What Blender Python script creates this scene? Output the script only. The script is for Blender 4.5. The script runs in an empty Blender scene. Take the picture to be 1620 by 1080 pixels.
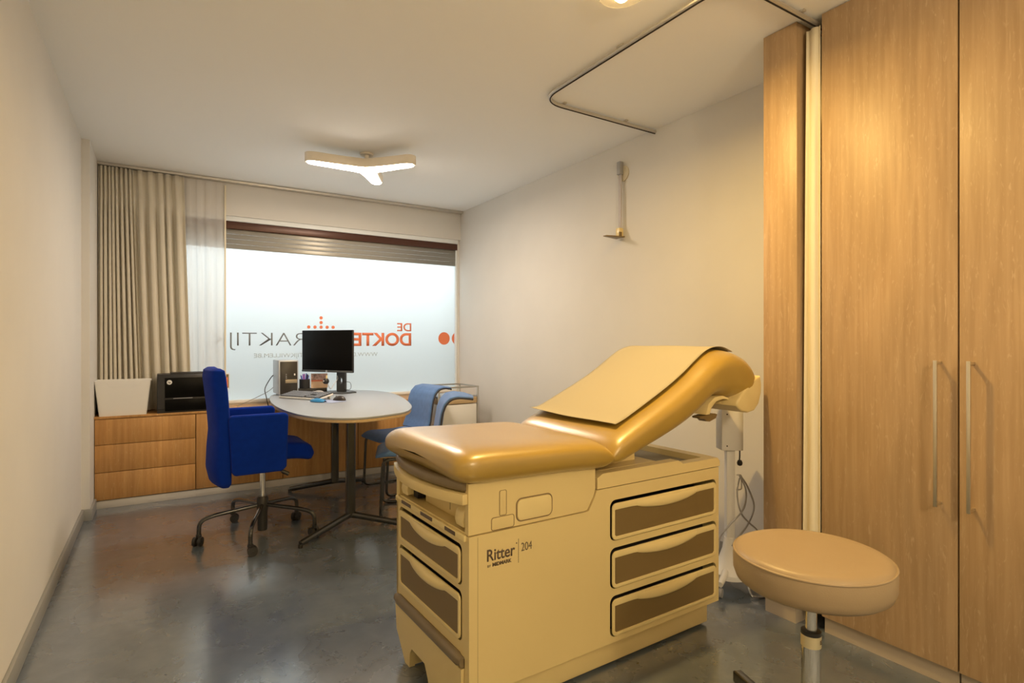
import bpy, bmesh, math, random
from mathutils import Vector, Matrix
random.seed(7)
R = math.radians
sc = bpy.context.scene
col = sc.collection
K = 0.88                      # measured units -> metres

# ---------------------------------------------------------------- camera
cam_d = bpy.data.cameras.new('camera')
cam_d.sensor_width = 36.0
cam_d.lens = 888.0 / 1620.0 * 36.0
cam_d.clip_start = 0.02
cam = bpy.data.objects.new('camera', cam_d)
cam.location = (0, 0, 1.32 * K)
cam.rotation_euler = (R(90), 0, R(-32.15))
col.objects.link(cam)
sc.camera = cam

# ---------------------------------------------------------------- exposure and sky
sc.view_settings.view_transform = 'Standard'
sc.view_settings.look = 'None'
sc.view_settings.gamma = 1.0
sc.view_settings.use_curve_mapping = False
sc.view_settings.exposure = 0.58
world = bpy.data.worlds.new('sky')
sc.world = world
world.use_nodes = True
world.node_tree.nodes['Background'].inputs[0].default_value = (0.91, 0.96, 1.0, 1)
world.node_tree.nodes['Background'].inputs[1].default_value = 2.7
LAMP_Y = 82.0                 # radiance of the three-armed lamp
SPOT_W = 18.0                 # watts of each round ceiling spot
FILL_GLOW = 58.0  # radiance of the added fill globe behind the camera
WARM = (1.0, 0.82, 0.63)

# ---------------------------------------------------------------- helpers
def T(x=0, y=0, z=0): return Matrix.Translation((x, y, z))
def RX(a): return Matrix.Rotation(R(a), 4, 'X')
def RY(a): return Matrix.Rotation(R(a), 4, 'Y')
def RZ(a): return Matrix.Rotation(R(a), 4, 'Z')

def merge(bm, tmp, M=None):
    if M is not None: bmesh.ops.transform(tmp, matrix=M, verts=tmp.verts)
    me = bpy.data.meshes.new('tmp'); tmp.to_mesh(me); tmp.free()
    bm.from_mesh(me); bpy.data.meshes.remove(me)

def box(bm, x0, x1, y0, y1, z0, z1, bev=0.0, seg=2, M=None):
    t = bmesh.new(); bmesh.ops.create_cube(t, size=1)
    for v in t.verts:
        v.co = Vector(((v.co.x+.5)*(x1-x0)+x0, (v.co.y+.5)*(y1-y0)+y0, (v.co.z+.5)*(z1-z0)+z0))
    if bev: bmesh.ops.bevel(t, geom=list(t.edges), offset=bev, segments=seg, profile=.5, affect='EDGES')
    merge(bm, t, M)

def frame_axes(d):
    d = d.normalized()
    a = Vector((0, 0, 1)) if abs(d.z) < .9 else Vector((1, 0, 0))
    u = d.cross(a).normalized()
    return u, d.cross(u).normalized()

def tube(bm, pts, r, seg=12, closed=False, M=None, flat=1.0, taper=None):
    pts = [Vector(p) for p in pts]; n = len(pts); t = bmesh.new(); rings = []
    pu = None
    for i, p in enumerate(pts):
        if closed: d = pts[(i+1) % n] - pts[i-1]
        else: d = pts[min(i+1, n-1)] - pts[max(i-1, 0)]
        d.normalize()
        if pu is None: u, w = frame_axes(d)
        else:
            u = (pu - d*pu.dot(d)).normalized(); w = d.cross(u)
        pu = u
        rr = r if taper is None else r*(1+(taper-1)*i/(n-1))
        rings.append([t.verts.new(p + u*math.cos(2*math.pi*k/seg)*rr + w*math.sin(2*math.pi*k/seg)*rr*flat) for k in range(seg)])
    m = n if closed else n-1
    for i in range(m):
        a, b = rings[i], rings[(i+1) % n]
        for k in range(seg):
            t.faces.new((a[k], a[(k+1) % seg], b[(k+1) % seg], b[k]))
    if not closed:
        t.faces.new(rings[0][::-1]); t.faces.new(rings[-1])
    bmesh.ops.recalc_face_normals(t, faces=t.faces)
    merge(bm, t, M)

def cyl(bm, p, q, r, r2=None, seg=24, M=None):
    tube(bm, [p, q], r, seg, M=M, taper=None if r2 is None else r2/r)

def fillet(pts, r, n=5, closed=False):
    pts = [Vector(p) for p in pts]; out = []; N = len(pts)
    for i, p in enumerate(pts):
        if not closed and i in (0, N-1): out.append(p); continue
        a = pts[i-1]; b = pts[(i+1) % N]
        da = (a-p); db = (b-p); k = min(r, da.length*.49, db.length*.49)
        A = p+da.normalized()*k; B = p+db.normalized()*k
        for j in range(n+1):
            s = j/n; out.append((1-s)**2*A + 2*s*(1-s)*p + s*s*B)
    return out

def lathe(bm, prof, seg=32, M=None):
    t = bmesh.new(); rings = []
    for r, z in prof:
        if r < 1e-6: rings.append([t.verts.new((0, 0, z))])
        else: rings.append([t.verts.new((r*math.cos(2*math.pi*k/seg), r*math.sin(2*math.pi*k/seg), z)) for k in range(seg)])
    for a, b in zip(rings, rings[1:]):
        for k in range(seg):
            k2 = (k+1) % seg
            if len(a) == 1 and len(b) == 1: continue
            if len(a) == 1: t.faces.new((a[0], b[k2], b[k]))
            elif len(b) == 1: t.faces.new((a[k], a[k2], b[0]))
            else: t.faces.new((a[k], a[k2], b[k2], b[k]))
    bmesh.ops.recalc_face_normals(t, faces=t.faces)
    merge(bm, t, M)

def rrect(x0, x1, y0, y1, r, n=5):
    o = []
    for cx, cy, a0 in ((x1-r, y0+r, -90), (x1-r, y1-r, 0), (x0+r, y1-r, 90), (x0+r, y0+r, 180)):
        for k in range(n+1):
            a = R(a0+90*k/n); o.append((cx+r*math.cos(a), cy+r*math.sin(a)))
    return o

def prism(bm, out, z0, z1, bev=0.0, seg=2, M=None):
    t = bmesh.new()
    f = t.faces.new([t.verts.new((x, y, z0)) for x, y in out])
    r = bmesh.ops.extrude_face_region(t, geom=[f])
    bmesh.ops.translate(t, vec=(0, 0, z1-z0), verts=[g for g in r['geom'] if isinstance(g, bmesh.types.BMVert)])
    bmesh.ops.recalc_face_normals(t, faces=t.faces)
    if bev:
        es = [e for e in t.edges if abs(e.verts[0].co.z-e.verts[1].co.z) < 1e-6]
        bmesh.ops.bevel(t, geom=es, offset=bev, segments=seg, profile=.5, affect='EDGES')
    merge(bm, t, M)

def plate(bm, out, holes, z0, z1, M=None):
    """flat plate in xy with holes, from z0 to z1"""
    t = bmesh.new(); es = []
    for loop in [out]+holes:
        vs = [t.verts.new((x, y, z0)) for x, y in loop]
        es += [t.edges.new((vs[i], vs[(i+1) % len(vs)])) for i in range(len(vs))]
    bmesh.ops.triangle_fill(t, use_beauty=True, use_dissolve=False, edges=es)
    r = bmesh.ops.extrude_face_region(t, geom=list(t.faces))
    bmesh.ops.translate(t, vec=(0, 0, z1-z0), verts=[g for g in r['geom'] if isinstance(g, bmesh.types.BMVert)])
    bmesh.ops.recalc_face_normals(t, faces=t.faces)
    merge(bm, t, M)

def grid(bm, nu, nv, fn, M=None, closed_v=False):
    t = bmesh.new()
    V = [[t.verts.new(fn(i/(nu-1), j/(nv-1) if not closed_v else j/nv)) for j in range(nv)] for i in range(nu)]
    for i in range(nu-1):
        for j in range(nv if closed_v else nv-1):
            j2 = (j+1) % nv
            t.faces.new((V[i][j], V[i+1][j], V[i+1][j2], V[i][j2]))
    if closed_v:
        t.faces.new(V[0][::-1]); t.faces.new(V[-1])
        bmesh.ops.recalc_face_normals(t, faces=t.faces)
    merge(bm, t, M)

def obj(name, bm, m, parent=None, ang=35, solid=0.0, subsurf=0, loc=None, rotz=0):
    for v in bm.verts: v.co *= K
    me = bpy.data.meshes.new(name); bm.to_mesh(me); bm.free()
    me.materials.append(m)
    for p in me.polygons: p.use_smooth = True
    if ang < 180: me.set_sharp_from_angle(angle=R(ang))
    o = bpy.data.objects.new(name, me); col.objects.link(o)
    if parent: o.parent = parent
    if loc: o.location = Vector(loc)*K
    if rotz: o.rotation_euler.z = R(rotz)
    if solid:
        s = o.modifiers.new('solid', 'SOLIDIFY'); s.thickness = solid*K; s.offset = 0
    if subsurf:
        s = o.modifiers.new('sub', 'SUBSURF'); s.levels = subsurf; s.render_levels = subsurf
    return o

def tag(o, label=None, cat=None, group=None, kind=None):
    if label: o['label'] = label
    if cat: o['category'] = cat
    if group: o['group'] = group
    if kind: o['kind'] = kind
    return o

def thing(name, label, cat, loc=(0, 0, 0), rotz=0, group=None):
    o = bpy.data.objects.new(name, None); col.objects.link(o)
    o.empty_display_size = .1
    o.location = Vector(loc)*K; o.rotation_euler = (0, 0, R(rotz))
    return tag(o, label, cat, group)

def struct(name, bm, m, parent=None, **k):
    o = obj(name, bm, m, parent, **k)
    if parent is None: o['kind'] = 'structure'
    return o

def text_bm(s, cap, width, M, bold=0.0, depth=.0012, maxw=None):
    """lettering standing in the xz plane, readable from -y; cap = capital height"""
    cu = bpy.data.curves.new('t', 'FONT'); cu.body = s; cu.size = 1.0; cu.extrude = 0
    cu.offset = bold
    o = bpy.data.objects.new('t', cu); col.objects.link(o)
    dg = bpy.context.evaluated_depsgraph_get(); dg.update()
    me = bpy.data.meshes.new_from_object(o.evaluated_get(dg))
    bm = bmesh.new(); bm.from_mesh(me)
    bpy.data.objects.remove(o); bpy.data.curves.remove(cu); bpy.data.meshes.remove(me)
    xs = [v.co.x for v in bm.verts]; ys = [v.co.y for v in bm.verts]
    x0, x1 = min(xs), max(xs)
    sx = width/(x1-x0); sy = cap/.70
    r = bmesh.ops.extrude_face_region(bm, geom=list(bm.faces))
    bmesh.ops.translate(bm, vec=(0, 0, 1), verts=[g for g in r['geom'] if isinstance(g, bmesh.types.BMVert)])
    for v in bm.verts:
        v.co = Vector(((v.co.x-x0)*sx, -v.co.z*depth, v.co.y*sy))
    bmesh.ops.recalc_face_normals(bm, faces=bm.faces)
    bmesh.ops.transform(bm, matrix=M, verts=bm.verts)
    return bm

# ---------------------------------------------------------------- materials
def mat(name, c, rough=.5, metal=0.0, spec=.5, var=0.0, vscale=8.0, bump=0.0, bscale=200.0, sheen=0.0, coat=0.0, stretch=(1, 1, 1), trans=0.0, alpha=None):
    m = bpy.data.materials.new(name); m.use_nodes = True
    nt = m.node_tree; b = nt.nodes['Principled BSDF']
    b.inputs['Base Color'].default_value = (*c, 1)
    b.inputs['Roughness'].default_value = rough
    b.inputs['Metallic'].default_value = metal
    b.inputs['Specular IOR Level'].default_value = spec
    if sheen: b.inputs['Sheen Weight'].default_value = sheen
    if coat: b.inputs['Coat Weight'].default_value = coat; b.inputs['Coat Roughness'].default_value = .26
    if trans: b.inputs['Transmission Weight'].default_value = trans
    tc = nt.nodes.new('ShaderNodeTexCoord'); mp = nt.nodes.new('ShaderNodeMapping')
    mp.inputs['Scale'].default_value = stretch
    nt.links.new(tc.outputs['Object'], mp.inputs[0])
    if var:
        n = nt.nodes.new('ShaderNodeTexNoise'); n.inputs['Scale'].default_value = vscale; n.inputs['Detail'].default_value = 5
        nt.links.new(mp.outputs[0], n.inputs['Vector'])
        r = nt.nodes.new('ShaderNodeValToRGB')
        r.color_ramp.elements[0].position = .3; r.color_ramp.elements[1].position = .7
        r.color_ramp.elements[0].color = (*[max(0, x*(1-var)) for x in c], 1)
        r.color_ramp.elements[1].color = (*[min(1, x*(1+var)) for x in c], 1)
        nt.links.new(n.outputs['Fac'], r.inputs[0]); nt.links.new(r.outputs[0], b.inputs['Base Color'])
    if bump:
        n2 = nt.nodes.new('ShaderNodeTexNoise'); n2.inputs['Scale'].default_value = bscale; n2.inputs['Detail'].default_value = 3
        nt.links.new(mp.outputs[0], n2.inputs['Vector'])
        bp = nt.nodes.new('ShaderNodeBump'); bp.inputs['Strength'].default_value = bump; bp.inputs['Distance'].default_value = .002
        nt.links.new(n2.outputs['Fac'], bp.inputs['Height']); nt.links.new(bp.outputs[0], b.inputs['Normal'])
    return m

def wood(name, c1, c2, fleck, rough=.45, horiz=False, scale=1.0):
    m = bpy.data.materials.new(name); m.use_nodes = True
    nt = m.node_tree; b = nt.nodes['Principled BSDF']; b.inputs['Roughness'].default_value = rough
    tc = nt.nodes.new('ShaderNodeTexCoord')
    def noise(st, s, det=6, dist=0.0):
        mp = nt.nodes.new('ShaderNodeMapping'); mp.inputs['Scale'].default_value = st
        n = nt.nodes.new('ShaderNodeTexNoise'); n.inputs['Scale'].default_value = s; n.inputs['Detail'].default_value = det
        n.inputs['Distortion'].default_value = dist
        nt.links.new(tc.outputs['Object'], mp.inputs[0]); nt.links.new(mp.outputs[0], n.inputs['Vector'])
        return n.outputs['Fac']
    def ramp(f, p0, p1, a, bb):
        r = nt.nodes.new('ShaderNodeValToRGB'); e = r.color_ramp.elements
        e[0].position = p0; e[1].position = p1; e[0].color = (*a, 1); e[1].color = (*bb, 1)
        nt.links.new(f, r.inputs[0]); return r.outputs[0]
    st = (1, 1, .045) if not horiz else (.05, 1, 1)
    base = ramp(noise(st, 60*scale, 6, .4), .36, .64, c1, c2)
    broad = ramp(noise((1, 1, .18) if not horiz else (.2, 1, 1), 5*scale, 3, 1.5), .3, .7, (.86, .86, .86), (1.08, 1.08, 1.08))
    fl = ramp(noise((1, 1, .16) if not horiz else (.2, 1, 1), 95*scale, 2, 2.0), .60, .72, (0, 0, 0), (1, 1, 1))
    mx = nt.nodes.new('ShaderNodeMix'); mx.data_type = 'RGBA'; mx.blend_type = 'MULTIPLY'; mx.inputs['Factor'].default_value = 1
    nt.links.new(base, mx.inputs['A']); nt.links.new(broad, mx.inputs['B'])
    m2 = nt.nodes.new('ShaderNodeMix'); m2.data_type = 'RGBA'
    mt = nt.nodes.new('ShaderNodeMath'); mt.operation = 'MULTIPLY'; mt.inputs[1].default_value = .55
    nt.links.new(fl, mt.inputs[0]); nt.links.new(mt.outputs[0], m2.inputs['Factor'])
    nt.links.new(mx.outputs['Result'], m2.inputs['A']); m2.inputs['B'].default_value = (*fleck, 1)
    nt.links.new(m2.outputs['Result'], b.inputs['Base Color'])
    bp = nt.nodes.new('ShaderNodeBump'); bp.inputs['Strength'].default_value = .15; bp.inputs['Distance'].default_value = .001
    nt.links.new(mx.outputs['Result'], bp.inputs['Height']); nt.links.new(bp.outputs[0], b.inputs['Normal'])
    return m

def emit(name, c, s):
    m = bpy.data.materials.new(name); m.use_nodes = True; nt = m.node_tree
    nt.nodes.remove(nt.nodes['Principled BSDF'])
    e = nt.nodes.new('ShaderNodeEmission'); e.inputs[0].default_value = (*c, 1); e.inputs[1].default_value = s
    nt.links.new(e.outputs[0], nt.nodes['Material Output'].inputs[0]); return m

def cloth(name, c, transl, transp=0.0, bscale=600):
    m = bpy.data.materials.new(name); m.use_nodes = True; nt = m.node_tree
    b = nt.nodes['Principled BSDF']; b.inputs['Base Color'].default_value = (*c, 1); b.inputs['Roughness'].default_value = .85
    b.inputs['Specular IOR Level'].default_value = .15
    tc = nt.nodes.new('ShaderNodeTexCoord'); n = nt.nodes.new('ShaderNodeTexNoise'); n.inputs['Scale'].default_value = bscale
    nt.links.new(tc.outputs['Object'], n.inputs['Vector'])
    bp = nt.nodes.new('ShaderNodeBump'); bp.inputs['Strength'].default_value = .12; bp.inputs['Distance'].default_value = .001
    nt.links.new(n.outputs['Fac'], bp.inputs['Height']); nt.links.new(bp.outputs[0], b.inputs['Normal'])
    t = nt.nodes.new('ShaderNodeBsdfTranslucent'); t.inputs[0].default_value = (*c, 1)
    mx = nt.nodes.new('ShaderNodeMixShader'); mx.inputs[0].default_value = transl
    nt.links.new(b.outputs[0], mx.inputs[1]); nt.links.new(t.outputs[0], mx.inputs[2])
    last = mx
    if transp:
        tr = nt.nodes.new('ShaderNodeBsdfTransparent'); m2 = nt.nodes.new('ShaderNodeMixShader'); m2.inputs[0].default_value = transp
        nt.links.new(mx.outputs[0], m2.inputs[1]); nt.links.new(tr.outputs[0], m2.inputs[2]); last = m2
    nt.links.new(last.outputs[0], nt.nodes['Material Output'].inputs[0])
    return m

M_wall = mat('wall_paint', (.70, .685, .655), .85, spec=.2, var=.02, vscale=3, bump=.06, bscale=120)
M_ceil = mat('ceiling_paint', (.93, .93, .91), .9, spec=.15)
M_bulk = mat('reveal_paint', (.82, .86, .88), .6)
M_base = mat('skirting_paint', (.30, .30, .285), .5)
M_oak = wood('oak_veneer', (.405, .270, .145), (.47, .325, .185), (.57, .42, .27))
M_oak_low = wood('oak_veneer_low', (.47, .235, .070), (.56, .300, .100), (.62, .39, .17), scale=.8)
M_dark = mat('recess_shade', (.02, .015, .012), .8)  # near-black that stands in for shade inside gaps and slots
M_plinth = mat('plinth_laminate', (.42, .36, .29), .5)
M_plinth_l = mat('plinth_light', (.62, .58, .51), .5)
M_cream = mat('cream_enamel', (.74, .59, .275), .38, var=.015, vscale=4)
M_cream_d = mat('cream_plastic', (.80, .65, .31), .28)
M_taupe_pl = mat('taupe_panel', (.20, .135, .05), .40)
M_label = mat('dark_label', (.11, .075, .05), .5)
M_vinyl = mat('taupe_vinyl', (.385, .245, .032), .40, spec=.8, var=.05, vscale=5, bump=.10, bscale=260, coat=.9)
M_pad = mat('brown_pad_vinyl', (.20, .15, .080), .4, spec=.6, bump=.10, bscale=260)
M_stool = mat('tan_vinyl', (.34, .25, .145), .42, spec=.5, var=.03, vscale=6, bump=.12, bscale=300)
M_paper = mat('paper', (.43, .385, .285), .85, spec=.1, bump=.05, bscale=40)
M_steel = mat('brushed_steel', (.50, .49, .46), .28, 1.0)
M_handle = mat('handle_steel', (.72, .68, .58), .35, 1.0)
M_chrome = mat('chrome', (.72, .72, .72), .12, 1.0)
M_black_m = mat('black_metal', (.012, .012, .013), .14, 0, spec=.7, coat=.5)
M_black_p = mat('black_plastic', (.018, .017, .017), .45)
M_blue = mat('royal_blue_fabric', (.002, .024, .27), .9, spec=.08, var=.10, vscale=30, bump=.3, bscale=500, sheen=.05)
M_sky = mat('dusty_blue_fabric', (.10, .20, .44), .9, spec=.15, var=.08, vscale=30, bump=.3, bscale=500, sheen=.2)
M_piping = mat('dark_edge', (.035, .035, .05), .7)
M_ply = mat('plywood_edge', (.55, .40, .22), .5, var=.15, vscale=60, stretch=(1, 1, 12))
M_white_l = mat('white_laminate', (.32, .35, .40), .35)
M_white_p = mat('white_plastic', (.78, .77, .74), .4)
M_grey_p = mat('grey_plastic', (.35, .35, .36), .4)
M_stand = mat('stand_grey', (.075, .08, .085), .4)
M_silver = mat('silver_plastic', (.50, .53, .58), .35, .3)
M_screen = mat('screen_black', (.002, .002, .002), .35, spec=.12)
M_blue_gel = mat('blue_gel', (.03, .22, .50), .35)
M_pen_b = mat('pen_blue', (.10, .13, .60), .4)
M_pen_v = mat('pen_violet', (.35, .12, .50), .4)
M_red = mat('red_print', (.75, .20, .11), .6)
M_beige = mat('beige_card', (.80, .58, .42), .7)
M_brown_al = mat('brown_aluminium', (.085, .032, .020), .35, .2)
M_film_red = mat('film_red', (.80, .22, .10), .6)
M_film_grey = mat('film_grey', (.19, .20, .20), .6)
M_film_pale = mat('film_pale_grey', (.50, .53, .52), .6)
M_drape = cloth('beige_drape', (.82, .77, .66), .30)
M_sheer = cloth('white_sheer', (.92, .90, .88), .52, .24)
M_privacy = cloth('cream_curtain', (.92, .85, .68), .2)
M_lamp_body = mat('lamp_white', (.82, .76, .66), .45)
M_glow = emit('lamp_diffuser', WARM, LAMP_Y)
M_bulb = emit('bulb', (1.0, .66, .24), 30.0)
M_cable_w = mat('white_cable', (.62, .60, .57), .5)
M_cable_b = mat('black_cable', (.03, .03, .03), .5)
M_ext = mat('shade_wall_grey', (.24, .25, .25), .9)
M_pave = mat('pavement', (.30, .31, .31), .9)

# roller shutter: grey slats with thin seams
M_shutter = mat('shutter_slats', (.40, .385, .34), .38, .25)
# ribbed track
M_track = mat('track_aluminium', (.60, .57, .52), .4, .6)

def floor_mat():
    m = bpy.data.materials.new('marbled_linoleum'); m.use_nodes = True; nt = m.node_tree
    b = nt.nodes['Principled BSDF']
    tc = nt.nodes.new('ShaderNodeTexCoord')
    def nz(s, det, dist=0):
        n = nt.nodes.new('ShaderNodeTexNoise'); n.inputs['Scale'].default_value = s; n.inputs['Detail'].default_value = det
        n.inputs['Distortion'].default_value = dist; n.inputs['Roughness'].default_value = .6
        nt.links.new(tc.outputs['Object'], n.inputs['Vector']); return n.outputs['Fac']
    r = nt.nodes.new('ShaderNodeValToRGB'); e = r.color_ramp.elements
    e[0].position = .35; e[0].color = (.082, .108, .148, 1); e[1].position = .68; e[1].color = (.116, .144, .182, 1)
    nt.links.new(nz(13, 12, .3), r.inputs[0])
    r2 = nt.nodes.new('ShaderNodeValToRGB'); e = r2.color_ramp.elements
    e[0].position = .66; e[0].color = (0, 0, 0, 1); e[1].position = .74; e[1].color = (1, 1, 1, 1)
    nt.links.new(nz(55, 6, .6), r2.inputs[0])
    mx = nt.nodes.new('ShaderNodeMix'); mx.data_type = 'RGBA'
    mt = nt.nodes.new('ShaderNodeMath'); mt.operation = 'MULTIPLY'; mt.inputs[1].default_value = .35
    nt.links.new(r2.outputs[0], mt.inputs[0]); nt.links.new(mt.outputs[0], mx.inputs['Factor'])
    nt.links.new(r.outputs[0], mx.inputs['A']); mx.inputs['B'].default_value = (.20, .18, .16, 1)
    nt.links.new(mx.outputs['Result'], b.inputs['Base Color'])
    r3 = nt.nodes.new('ShaderNodeMapRange'); r3.inputs['To Min'].default_value = .20; r3.inputs['To Max'].default_value = .36
    nt.links.new(nz(5, 5, .5), r3.inputs['Value']); nt.links.new(r3.outputs[0], b.inputs['Roughness'])
    b.inputs['Specular IOR Level'].default_value = .8
    b.inputs['Coat Weight'].default_value = 1.0; b.inputs['Coat Roughness'].default_value = .17; b.inputs['Coat IOR'].default_value = 2.0
    bp = nt.nodes.new('ShaderNodeBump'); bp.inputs['Strength'].default_value = .012; bp.inputs['Distance'].default_value = .002
    nt.links.new(nz(60, 6), bp.inputs['Height']); nt.links.new(bp.outputs[0], b.inputs['Normal'])
    return m
M_floor = floor_mat()

def film_mat():
    m = bpy.data.materials.new('frosted_film'); m.use_nodes = True; nt = m.node_tree
    b = nt.nodes['Principled BSDF']; b.inputs['Base Color'].default_value = (.70, .74, .73, 1); b.inputs['Roughness'].default_value = .45
    t = nt.nodes.new('ShaderNodeBsdfTranslucent'); t.inputs[0].default_value = (.86, .90, .90, 1)
    mx = nt.nodes.new('ShaderNodeMixShader'); mx.inputs[0].default_value = .80
    nt.links.new(b.outputs[0], mx.inputs[1]); nt.links.new(t.outputs[0], mx.inputs[2])
    nt.links.new(mx.outputs[0], nt.nodes['Material Output'].inputs[0]); return m
M_film = film_mat()

# ================================================================ THE SETTING
XL, XR, H = -.485, 2.95, 2.81
YB, YF = 5.87, -1.8             # window plane, wall behind the camera
bm = bmesh.new(); box(bm, XL-.1, XR+.1, YF-.1, YB+.02, -.1, 0); struct('floor', bm, M_floor)
bm = bmesh.new(); box(bm, XL-.1, XR+.1, YF-.1, YB+.25, H, H+.1); struct('ceiling', bm, M_ceil)
bm = bmesh.new(); box(bm, XL-.1, XL, YF-.1, YB+.25, 0, H)
box(bm, XL-.01, XL+.052, 5.17, YB+.02, 0, H)
struct('wall_left', bm, M_wall)
bm = bmesh.new(); box(bm, XR, XR+.1, YF-.1, YB+.25, 0, H); struct('wall_right', bm, M_wall)
bm = bmesh.new(); box(bm, XL, XR, YF-.1, YF, 0, H); struct('wall_front', bm, M_wall)
# window wall: bulkhead above, parapet below, strips beside the opening
WX0, WX1, WZ0, WZ1 = .03, 2.925, .74, 2.49
bm = bmesh.new()
box(bm, XL, XR, 5.81, 6.05, WZ1, H)
box(bm, XL, XR, 5.86, 6.05, 0, WZ0)
box(bm, XL, WX0, 5.81, 6.05, WZ0, WZ1)
box(bm, WX1, XR, 5.84, 6.05, WZ0, WZ1)
struct('wall_back', bm, M_wall)
# baseboard, two tiers as in the photo
bm = bmesh.new(); box(bm, XL, XL+.016, YF, 5.17, 0, .085, .003)
box(bm, XL, XL+.068, 5.155, 5.47, 0, .085, .003)
struct('baseboard_left', bm, M_base)
bm = bmesh.new(); box(bm, XR-.014, XR, 1.69, 5.46, 0, .085, .003); struct('baseboard_right', bm, M_base)

# window
win = bpy.data.objects.new('window_1', None); col.objects.link(win); win['kind'] = 'structure'
bm = bmesh.new()
YW = 5.885
box(bm, WX0, WX1, YW-.045, YW+.03, 2.375, 2.445, .004)
obj('head_rail', bm, M_brown_al, win)
bm = bmesh.new()
box(bm, WX0, WX1, YW-.06, YW+.03, 2.445, 2.49, .003)
box(bm, WX0, WX0+.03, YW-.035, YW+.03, WZ0, 2.375, .003)
box(bm, WX1-.014, WX1, YW-.035, YW+.03, WZ0, 2.375, .003)
box(bm, WX0+.03, WX1-.014, YW-.035, YW+.03, WZ0, WZ0+.03, .003)
obj('window_frame', bm, M_bulk, win)
bm = bmesh.new(); box(bm, WX0+.02, WX1-.01, YW, YW+.006, WZ0+.02, 2.20)
pane = obj('pane', bm, M_film, win)
bm = bmesh.new()
for k in range(4):
    z0 = 2.192+k*.0465
    grid(bm, 2, 7, lambda u, v, z0=z0: Vector((WX0+.03+u*(WX1-WX0-.045), YW-.012-.0025*math.sin(math.pi*v)**.5 if 0 < v < 1 else YW-.012, z0+v*.0455)))
obj('roller_shutter', bm, M_shutter, win, solid=.003)
# lettering on the film reads from the street, so it is mirrored in here
def film_text(name, s, cap, xr, width, z, m, bold=0):
    M = T(xr, YW-.0015, z) @ RZ(180)
    b = text_bm(s, cap, width, M, bold, .001)
    return obj(name, b, m, pane, ang=180)
film_text('lettering', 'DE', .088, 2.374, .165, 1.435, M_film_red, .012)
film_text('lettering', 'DOKTER', .133, 2.374, .78, 1.278, M_film_red, .028)
film_text('lettering', 'PRAKTIJK', .133, 1.361, .964, 1.278, M_film_grey, -.018)
film_text('lettering', 'WWW.DEDOKTERPRAKTIJKWILLEM.BE', .040, 1.99, 1.22, 1.165, M_film_pale, -.005)
def disc(name, x, z, r, m, clip=None):
    b = bmesh.new()
    pts = [(min(x+r*math.cos(a), clip) if clip else x+r*math.cos(a), z+r*math.sin(a)) for a in [2*math.pi*k/28 for k in range(28)]]
    prism(b, pts, 0, .001, M=T(0, YW-.001, 0) @ RX(90))
    return obj(name, b, m, pane, ang=30)
disc('dot', 2.775, 1.355, .072, M_film_red)
disc('dot', 2.945, 1.355, .072, M_film_red, clip=2.905)
for x, z in [(1.398, 1.561), (1.398, 1.513)]+[(1.398+.0605*k, 1.466) for k in (-2, -1, 0, 1, 2)]:
    disc('dot', x, z, .0165, M_film_red)
# outside: pavement and an added, unseen wall that dims the lower pane
bm = bmesh.new(); box(bm, -6, 9, 6.06, 12, -.35, -.15); tag(obj('pavement', bm, M_pave), kind='structure')
bm = bmesh.new(); box(bm, -3, 6.5, 6.9, 7.15, -.15, 1.95, .02); tag(obj('added_shade_wall', bm, M_ext), kind='structure')

# ================================================================ CURTAINS
bm = bmesh.new(); box(bm, XL+.052, XR-.002, 5.735, 5.800, H-.026, H-.002, .004)
rail = tag(obj('curtain_rail', bm, M_track), 'long aluminium curtain rail along the ceiling above the window', 'curtain rail')

def lerp(a, b, t): return a+(b-a)*t
def curtain(bm, xt0, xt1, xb0, xb1, z0, z1, yc, folds, amp, seed, sharp=1.0, gather=.12, along='x', n=None):
    rnd = random.Random(seed)
    n = n or folds*14
    widths = [rnd.uniform(.6, 1.4) for _ in range(folds)]; tot = sum(widths); acc = [0]
    for w in widths: acc.append(acc[-1]+w/tot)
    amps = [rnd.uniform(.65, 1.15) for _ in range(folds)]; drift = [rnd.uniform(-.5, .5) for _ in range(folds)]
    def fn(u, v):
        # v 0 top .. 1 bottom
        k = min(folds-1, max(0, next((i for i in range(folds) if u <= acc[i+1]), folds-1)))
        s = (u-acc[k])/(acc[k+1]-acc[k])
        s = min(1, max(0, s)); ph = max(0, math.sin(math.pi*s))**.7
        pinch = 1-.55*math.exp(-((v-gather)/.035)**2)
        a = amp*amps[k]*pinch*(.55+.45*min(1, v*3))
        side = 1 if k % 2 == 0 else -1
        y = yc + side*a*ph
        x = lerp(lerp(xt0, xt1, u), lerp(xb0, xb1, u), v**1.1)
        x += .010*drift[k]*math.sin(math.pi*s)*v + .35*a*math.sin(2*math.pi*s)*side*.5
        z = lerp(z1, z0, v)
        return Vector((x, y, z)) if along == 'x' else Vector((y, x, z))
    grid(bm, n, 26, fn)

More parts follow.
